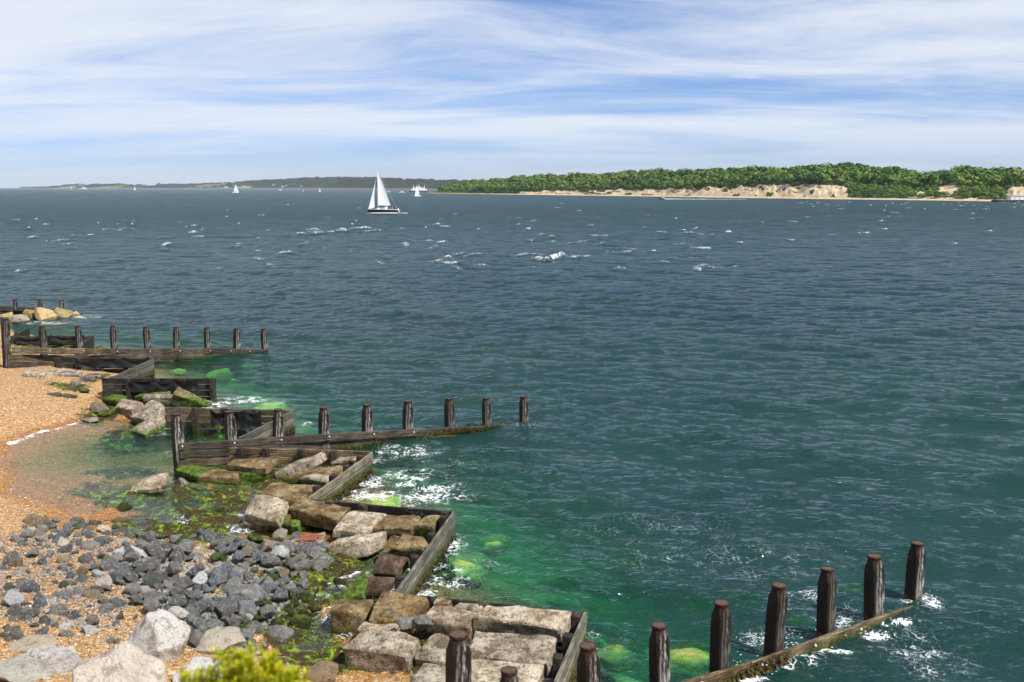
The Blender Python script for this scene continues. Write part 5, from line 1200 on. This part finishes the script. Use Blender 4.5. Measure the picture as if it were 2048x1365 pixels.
# houses among the trees on the hill top
for u, s, w, wm, lab in ((1893, 178, 12, 'render_white', 'white house among the trees on the hill top'), (1872, 176, 9, 'brick_dark', 'dark-roofed house left of the white house on the hill'), (1848, 172, 14, 'brick_dark', 'long dark-roofed house at the gap in the hilltop trees')):
    x, y, z = [float(q[0]) for q in hill_p(np.array([float(u)]), np.array([float(s)]))]; house((x, y, z + .6), w, 8, 4.6 if u == 1893 else 3.6, 2.6, lab, wm)
# spit with the long brick fort
spb = bmesh.new(); P0 = P(862, 386.4, 0); 
def spit():
    us = np.linspace(853, 960, 60); w = np.linspace(-14, 40, 12); A, B = np.meshgrid(us, w); D = CAM_H * FPX / (np.interp(A, SHU, SHV) - HOR)
    z = 1.3 * np.clip((A - 853) / 6, 0, 1) * np.clip((B + 14) / 10, 0, 1) - .4 + (fbm2(A / 3, B / 5, 6) - .5) * .6
    me = mesh_np('spit', np.stack([(A - 1024) / FPX / 1.0116 * (D + B - 20), D + B - 20, z], -1).reshape(-1, 3), grid_faces(12, 60)); return me
def _spit(k, bs):
    n = k.noise(.15, 4, .6, k.pos()); k.put(bs.inputs['Base Color'], k.ramp(n, [(.35, (0.09, 0.09, 0.03)), (.5, (0.30, 0.22, 0.09)), (.65, (0.40, 0.31, 0.17))]))
material('spit', _spit); tag(obj('spit', spit(), 'spit'), 'low grassy spit', kind='structure')
fp = P(911, 386.4, 0); root = empty('fort', (fp.x, fp.y + 18, .5)); tag(root, 'long low brick fort on the grassy spit', 'fort')
boxpart('wall', root, 'brick_dark', -26, 26, -6, 6, 0, 4.4); rf = boxpart('roof', root, 'roof_slate', -26.4, 26.4, -6.4, 6.4, 4.4, 5.0); boxpart('roof', root, 'stone_lime', -26.3, -12, -6.6, -6.2, 4.3, 5.2)
for i in range(14): boxpart('window', root, 'window_dark', -24 + i * 3.5, -22.6 + i * 3.5, -6.1, -5.9, 1.5, 3.1)
# hut and quay at the right edge
qp = P(2040, 404.4, 0); root = empty('quay', (qp.x, qp.y, 0)); tag(root, 'dark low quay wall at the far right shore', 'quay'); boxpart('wall', root, 'quay_dark', -14, 40, -1.5, 8, -1, 1.1); boxpart('coping', root, 'stone_lime', -14, 40, -1.7, 8, 1.1, 1.3)
root = empty('hut', (qp.x + 1, qp.y + 3.5, 1.3)); tag(root, 'white flat-roofed hut on the quay at the right edge', 'hut'); boxpart('wall', root, 'render_white', -6, 9, -2, 3, 0, 2.4); boxpart('roof', root, 'aluminium', -6.3, 9.3, -2.3, 3.3, 2.4, 2.65)
for x in (-4.2, -1.2, 2, 5): boxpart('door', root, 'aluminium', x, x + 1.4, -2.06, -1.96, .1, 2.0)

# ------------------------------------------------------------------ boats
def loft(name, st, m, root, cap=True):
    """st: list of (x, [(y, z) ...]) cross sections"""
    bm = bmesh.new(); rows = [[bm.verts.new((x, y, z)) for y, z in pr] for x, pr in st]
    for a, b in zip(rows, rows[1:]):
        for i in range(len(a) - 1): bm.faces.new((a[i], b[i], b[i + 1], a[i + 1]))
        if cap: bm.faces.new((a[-1], b[-1], b[0], a[0]))
    bm.faces.new(rows[0]); bm.faces.new(rows[-1][::-1]); bmesh.ops.remove_doubles(bm, verts=bm.verts, dist=1e-4); bmesh.ops.recalc_face_normals(bm, faces=bm.faces)
    return obj(name, from_bm(name, bm, 35), m, root)
def sail_mesh(name, tri, belly, m, root, roach=.054):
    """curved triangular sail with a little thickness; tri = tack, clew, head"""
    a, b, c = [Vector(q) for q in tri]; n = 10; bm = bmesh.new(); g = []
    for i in range(n + 1):
        t = i / n; l, r = a.lerp(c, t), b.lerp(c, t); row = []
        for j in range(n + 1):
            s = j / n; p = l.lerp(r, s) + Vector((0, belly * math.sin(math.pi * s ** .8) * (1 - t) ** .6, 0)); p.x += roach * math.sin(math.pi * t) * s * (b.x - a.x); row.append(bm.verts.new(p))
        g.append(row)
    for x, y in zip(g, g[1:]):
        for j in range(n): bm.faces.new((x[j], x[j + 1], y[j + 1], y[j]))
    bmesh.ops.remove_doubles(bm, verts=bm.verts, dist=1e-4); bm.normal_update(); bmesh.ops.solidify(bm, geom=bm.faces[:], thickness=.02)
    return obj(name, from_bm(name, bm, 60), m, root)
def pole(name, root, m, a, b, r0, r1=None):
    a, b = Vector(a), Vector(b); bm = bmesh.new(); bmesh.ops.create_cone(bm, cap_ends=True, segments=8, radius1=r0, radius2=r1 or r0, depth=(b - a).length, matrix=Matrix.Translation((a + b) / 2) @ (b - a).to_track_quat('Z', 'Y').to_matrix().to_4x4())
    return obj(name, from_bm(name, bm, 40), m, root)
def hull_st(L, B, fb, dr):
    st = []
    for i in range(13):
        t = i / 12; x = -L / 2 + L * t; w = B / 2 * (math.sin(math.pi * min(1, t * .62 + .02)) ** .75 if t < .8 else math.sin(math.pi * (.8 * .62 + .02)) ** .75 * (1 - (t - .8) * .5)); sh = fb * (1.18 - .28 * t)
        w = max(w, .04); k_ = -dr * (.15 + .85 * math.sin(math.pi * min(1, t * 1.02)))
        rake = (1 - t) ** 6 * .7
        st.append((x, [(-w, sh), (-w * .96, sh * .5), (-w * .86, .02), (-w * .4, k_ * .8), (0, k_), (w * .4, k_ * .8), (w * .86, .02), (w * .96, sh * .5), (w, sh)]))
    return st
yp = P(766, 427, 0); root = empty('sailing_yacht', (yp.x, yp.y, .02)); tag(root, 'black-hulled yacht under full white sail, the largest boat', 'yacht'); root.rotation_euler = (R(-3), 0, R(7))
hl = loft('hull', hull_st(10.4, 3.3, 1.22, .6), 'hull_black', root); loft('boot_stripe', [(x, [(y * 1.012, z) for y, z in ((-pr[1][0] * -1 * 1.0, .06), (pr[1][0] * .99, .22))] + [(-pr[1][0] * .99, .22), (-pr[1][0], .06)]) for x, pr in hull_st(10.4, 3.3, 1.22, .6)][1:], 'white_paint', hl)
loft('deck', [(x, [(pr[0][0] * 1.01, pr[0][1] - .02), (pr[0][0] * .98, pr[0][1] + .07), (0, pr[0][1] + .12), (-pr[0][0] * .98, pr[0][1] + .07), (-pr[0][0] * 1.01, pr[0][1] - .02)]) for x, pr in hull_st(10.4, 3.3, 1.22, .6)], 'white_paint', root)
cb = loft('cabin', [(-2.6, [(-.5, 1.3), (-.4, 1.42), (.4, 1.42), (.5, 1.3)]), (-1.4, [(-.95, 1.25), (-.8, 1.75), (.8, 1.75), (.95, 1.25)]), (.9, [(-1.05, 1.2), (-.9, 1.85), (.9, 1.85), (1.05, 1.2)]), (1.5, [(-1.05, 1.15), (-.95, 1.55), (.95, 1.55), (1.05, 1.15)])], 'white_paint', root)
boxpart('window', cb, 'window_dark', -1.1, .7, -1.03, -.93, 1.42, 1.62)
loft('spray_hood', [(.7, [(-1.0, 1.6), (-.85, 2.25), (.85, 2.25), (1.0, 1.6)]), (1.7, [(-1.05, 1.5), (-.95, 2.35), (.95, 2.35), (1.05, 1.5)])], 'aluminium', root)
mast = pole('mast', root, 'aluminium', (-1.7, 0, 1.2), (-1.7, 0, 15.0), .10, .07); pole('spreader', mast, 'aluminium', (-1.7, -.9, 8.2), (-1.7, .9, 8.2), .03)
pole('boom', root, 'hull_black', (-1.7, 0, 2.55), (2.75, .9, 2.45), .11); sail_mesh('mainsail', ((-1.55, 0, 2.75), (2.7, .9, 2.65), (-1.6, 0, 14.7)), .35, 'sailcloth', root)
sail_mesh('jib', ((-4.95, 0, 1.55), (-2.85, .5, 2.1), (-2.15, 0, 12.2)), .15, 'sailcloth', root, -.16); pole('forestay', root, 'aluminium', (-5.05, 0, 1.4), (-1.72, 0, 13.4), .025); pole('backstay', root, 'aluminium', (5.1, 0, 1.2), (-1.68, 0, 15.0), .02)
for s in (-1, 1):
    for x in (-3.6, -1.6, .6, 2.6, 4.4): pole('stanchion', root, 'aluminium', (x, s * 1.3 * (1 - max(0, -x - 1.5) * .2), 1.2), (x, s * 1.3 * (1 - max(0, -x - 1.5) * .2), 1.85), .02)
rd = loft('rudder_wheel', [(3.2, [(-.5, 1.4), (-.5, 2.1), (.5, 2.1), (.5, 1.4)]), (3.3, [(-.5, 1.4), (-.5, 2.1), (.5, 2.1), (.5, 1.4)])], 'aluminium', root)
db = empty('dinghy', yp + Vector((5.35, .65, .75))); db.rotation_euler = (0, R(70), R(7)); tag(db, 'small pale dinghy hung on the stern of the large yacht', 'dinghy'); loft('hull', hull_st(1.7, 1.1, .35, .12), 'white_paint', db); boxpart('thwart', db, 'aluminium', -.1, .15, -.45, .45, .25, .29)
def person(loc, rz, m, lab):
    """seated figure: one skinned body, hair as a child"""
    V = [(0, 0, .5), (0, 0, .72), (0, .02, .98), (0, .04, 1.08), (0, .05, 1.22), (.17, 0, .96), (.26, .18, .74), (.16, .42, .72), (-.17, 0, .96), (-.26, .18, .74), (-.16, .42, .72), (.11, .05, .48), (.13, .46, .50), (.13, .48, .06), (.13, .6, .03), (-.11, .05, .48), (-.13, .46, .5), (-.13, .48, .06), (-.13, .6, .03)]
    E_ = [(0, 1), (1, 2), (2, 3), (3, 4), (2, 5), (5, 6), (6, 7), (2, 8), (8, 9), (9, 10), (0, 11), (11, 12), (12, 13), (13, 14), (0, 15), (15, 16), (16, 17), (17, 18)]
    Rr = [.15, .15, .13, .055, .105, .07, .05, .035, .07, .05, .035, .09, .07, .045, .04, .09, .07, .045, .04]
    me = bpy.data.meshes.new('body'); me.from_pydata(V, E_, []); o = bpy.data.objects.new('person', me); link(o); sk = o.modifiers.new('skin', 'SKIN'); 
    for s, r_ in zip(me.skin_vertices[0].data, Rr): s.radius = (r_, r_ * .85)
    me.skin_vertices[0].data[0].use_root = True; o.modifiers.new('sub', 'SUBSURF').levels = 1; setmat(me, m); o.location = loc; o.rotation_euler = (0, 0, rz); tag(o, lab, 'person')
    bm = bmesh.new(); bmesh.ops.create_icosphere(bm, subdivisions=2, radius=.115, matrix=Matrix.Translation((0, .06, 1.24))); h = obj('head', from_bm('head', bm, 80), 'skin', o)
    bm = bmesh.new(); bmesh.ops.create_icosphere(bm, subdivisions=2, radius=.122, matrix=Matrix.Translation((0, .035, 1.27))); obj('hair', from_bm('hair', bm, 80), 'bark', o)
mw = root.rotation_euler.to_matrix()
if True:
    person(yp + mw @ Vector((4.1, -.7, 1.25)), R(-60), 'navy_wear', 'person in dark clothes steering at the stern of the yacht'); person(yp + mw @ Vector((2.4, -.8, 1.2)), R(0), 'red_wear', 'person in red sitting in the cockpit of the yacht')
def small_sail(u, v, hm, lab, head=1, rz=.3):
    p = P(u, v, 0); k_ = hm / 12.0; root = empty('sailing_boat', p, rz); root.scale = (k_ * head, k_, k_); tag(root, lab, 'sailing boat', 'distant sailing boats')
    loft('hull', hull_st(8.5, 2.7, 1.0, .4), 'white_paint', root); boxpart('cabin', root, 'white_paint', -1.6, 1.0, -.7, .7, .9, 1.4, taper=.15); pole('mast', root, 'aluminium', (-1.2, 0, .9), (-1.2, 0, 12), .08)
    sail_mesh('mainsail', ((-1.1, 0, 1.9), (2.6, -.5, 1.9), (-1.15, 0, 11.6)), -.4, 'sailcloth', root); sail_mesh('jib', ((-4.0, 0, 1.2), (-1.6, -.6, 1.5), (-1.3, 0, 10.4)), -.3, 'sailcloth', root)
small_sail(835, 393, 11.5, 'white sailing boat in front of the ferry', 1, .9); small_sail(471, 386, 14.5, 'lone white sailing boat left of the large yacht', -1, .4); small_sail(269, 380.3, 13, 'tiny white sailing boat before the far left coast', -1, .2)
small_sail(143, 378.6, 14, 'tiny sail at the left end of the far coast', 1, .2); small_sail(640, 384, 8, 'tiny sail under the highest part of the far coast', 1, .2)
def motor(u, v, L, lab, rz=0.0, hm='white_paint'):
    p = P(u, v, 0); root = empty('motor_boat', p, rz); root.scale = (L / 8, L / 8, L / 8); tag(root, lab, 'motor boat')
    loft('hull', hull_st(8, 2.6, 1.1, .3), hm, root); cb = boxpart('cabin', root, 'white_paint', -1.4, 1.8, -.95, .95, 1.0, 2.3, taper=.25); boxpart('window', cb, 'window_dark', -1.05, 1.4, -.9, -.78, 1.55, 2.0); boxpart('windscreen', root, 'window_dark', -1.9, -1.4, -.8, .8, 1.1, 1.8, taper=.1)
motor(166, 379.2, 34, 'long white motor vessel before the far left coast'); motor(777, 384.6, 9, 'small white motor boat right of the large yacht mast'); motor(803, 386, 10, 'small white motor boat left of the ferry'); motor(1326, 399.2, 6.0, 'dark speedboat drawing a white wake under the cliffs', 0, 'hull_black'); motor(560, 381.5, 12, 'tiny white boat below the far wooded hill')
bp = P(607, 384.4, 0); root = empty('buoy', bp); tag(root, 'yellow navigation buoy on open water left of the large yacht', 'buoy'); loft('float', [(-1.2, [(-.6, .0), (-.6, .6), (.6, .6), (.6, 0)]), (0, [(-1.2, -.2), (-1.2, .8), (1.2, .8), (1.2, -.2)]), (1.2, [(-.6, 0), (-.6, .6), (.6, .6), (.6, 0)])], 'hull_black', root); boxpart('tower', root, 'buoy_yellow', -.8, .8, -.8, .8, .8, 3.4, taper=.45); boxpart('top_mark', root, 'buoy_yellow', -.5, .5, -.5, .5, 3.5, 4.4, taper=.2)
f0 = P(838, 384.6, 0); root = empty('ferry', f0, R(4)); tag(root, 'white double-ended car ferry near the spit', 'ferry')
loft('hull', [(-19, [(-1.5, .6), (-1.2, 2.4), (1.2, 2.4), (1.5, .6)]), (-14, [(-5, -.5), (-5, 2.8), (5, 2.8), (5, -.5)]), (14, [(-5, -.5), (-5, 2.8), (5, 2.8), (5, -.5)]), (19, [(-1.5, .6), (-1.2, 2.4), (1.2, 2.4), (1.5, .6)])], 'roof_slate', root)
boxpart('car_deck', root, 'white_paint', -15, 15, -5.1, 5.1, 2.8, 6.0); sp = boxpart('saloon', root, 'white_paint', -11, 11, -4.4, 4.4, 6.0, 8.4, taper=.3); br = boxpart('bridge', root, 'white_paint', -2.6, 2.6, -3.6, 3.6, 8.4, 11.2, taper=.4)
for i in range(9): boxpart('window', sp, 'window_dark', -9.6 + i * 2.2, -8.2 + i * 2.2, -4.42, -4.2, 6.9, 7.7)
boxpart('window', br, 'window_dark', -2.0, 2.0, -3.5, -3.2, 9.6, 10.4)
for x in (-10.5, 10.5): boxpart('funnel', root, 'white_paint', x - .6, x + .6, -.8, .8, 8.2, 10.6, taper=.15); pole('mast', root, 'white_paint', (x, 0, 8), (x, 0, 14.5), .28, .18)
pole('mast', root, 'white_paint', (0, 0, 11), (0, 0, 16), .3, .15); boxpart('ramp', root, 'aluminium', -22, -18.6, -2, 2, 1.6, 2.0); boxpart('ramp', root, 'aluminium', 18.6, 22, -2, 2, 1.6, 2.0)

# ------------------------------------------------------------------ breaking crests and wakes
def _foam(k, bs):
    k.put(bs.inputs['Base Color'], k.mix(k.noise(3, 3, .6, k.pos()), (.72, .77, .80), (.88, .90, .91))); bs.inputs['Roughness'].default_value = .9
material('foam', _foam)
octv = np.array([(1, 0, 0), (-1, 0, 0), (0, 1, 0), (0, -1, 0), (0, 0, .8), (0, 0, -.8)], float); octf = np.array([(0, 2, 4), (2, 1, 4), (1, 3, 4), (3, 0, 4), (2, 0, 5), (1, 2, 5), (3, 1, 5), (0, 3, 5)])
fp_, fr_ = [], []
def crest(u, v, wpx, hgt, dens, sl, ph):
    c = P(u, v, 0); L = wpx / pxm(c)
    for _ in range(int(max(3, L * 11 * dens))):
        t = random.triangular(-.5, .5, 0); env = max(.05, 1 - (2 * t) ** 2) * (.4 + .6 * abs(mnoise.noise(Vector((t * L * .8, ph, 0)))) * 2)
        dy = random.gauss(0, .12) + abs(random.gauss(0, .4)) * (random.random() < .3); y = sl * t * L + .8 * L * math.sin(ph + 4 * t) * .8 + dy
        fp_.append((c.x + t * L, c.y + y, hgt * env * random.uniform(.5, 1.15) + .02)); fr_.append(random.uniform(.025, .075) * (.6 + .8 * env) * (c.y / 150) ** .4)
for a in CREST: crest(*a)
c0 = P(1330, 399.3, 0)
for i in range(1400):
    t = random.random() ** 1.6; fp_.append((c0.x + t * 62, c0.y + random.gauss(0, .5 + t), random.uniform(.0, .5) * (1 - t) ** 2 + .08)); fr_.append(random.uniform(.1, .32) * (1 - t * .5))
for i in range(420):
    t = random.random(); fp_.append((yp.x - 5.2 + t * 14, yp.y - 1.6 - random.random() * .5 + (t > .75) * 1.4, random.uniform(0, .14))); fr_.append(random.uniform(.04, .11))
# spray where waves slap the outer faces of the panels and the near groyne
def splash(u, v, n, sx, sy, sz):
    c = P(u, v, 0)
    for _ in range(n): fp_.append((c.x + random.gauss(0, sx), c.y + random.gauss(0, sy), abs(random.gauss(0, sz)))); fr_.append(random.uniform(.006, .018))
for a in ((1540, 1285, 160, .25, .15, .10), (1560, 1302, 160, .3, .15, .06), (1480, 1345, 120, .3, .2, .05), (1848, 1200, 90, .15, .12, .05), (372, 805, 120, .25, .2, .12), (1690, 1255, 60, .3, .2, .05)): splash(*a)
fp_, fr_ = np.array(fp_), np.array(fr_); n = len(fp_); sc = rng.uniform(.6, 1.3, (n, 1, 3))
V = (octv[None] * sc * fr_[:, None, None] * np.array([1.5, 1.0, .8]) + fp_[:, None, :]).reshape(-1, 3); F = (octf[None] + (np.arange(n) * 6)[:, None, None]).reshape(-1, 3)
me = mesh_np('sea_foam', V, F); setmat(me, 'foam'); tag(obj('sea_foam', me), 'white crests and wakes breaking on the sea', 'foam', kind='stuff')
print('foam blobs', n)

# ------------------------------------------------------------------ air
def _haze(k, bs):
    v = k.new('ShaderNodeVolumePrincipled'); v.inputs['Color'].default_value = (.74, .85, 1.0, 1); v.inputs['Density'].default_value = HAZE; v.inputs['Anisotropy'].default_value = 0.0
    k.n.remove(bs); k.l.new(v.outputs[0], k.n['Material Output'].inputs['Volume'])
HAZE = 3.5e-5
hm = bpy.data.materials.new('haze'); hm.use_nodes = True; _haze(NT(hm.node_tree), hm.node_tree.nodes['Principled BSDF'])
bm = box(bmesh.new(), -24000, 24000, -2000, 24000, -8.0, 110.0); me = from_bm('haze', bm); me.materials.append(hm)
tag(obj('haze', me), 'thin blue sea haze', 'haze', kind='stuff')
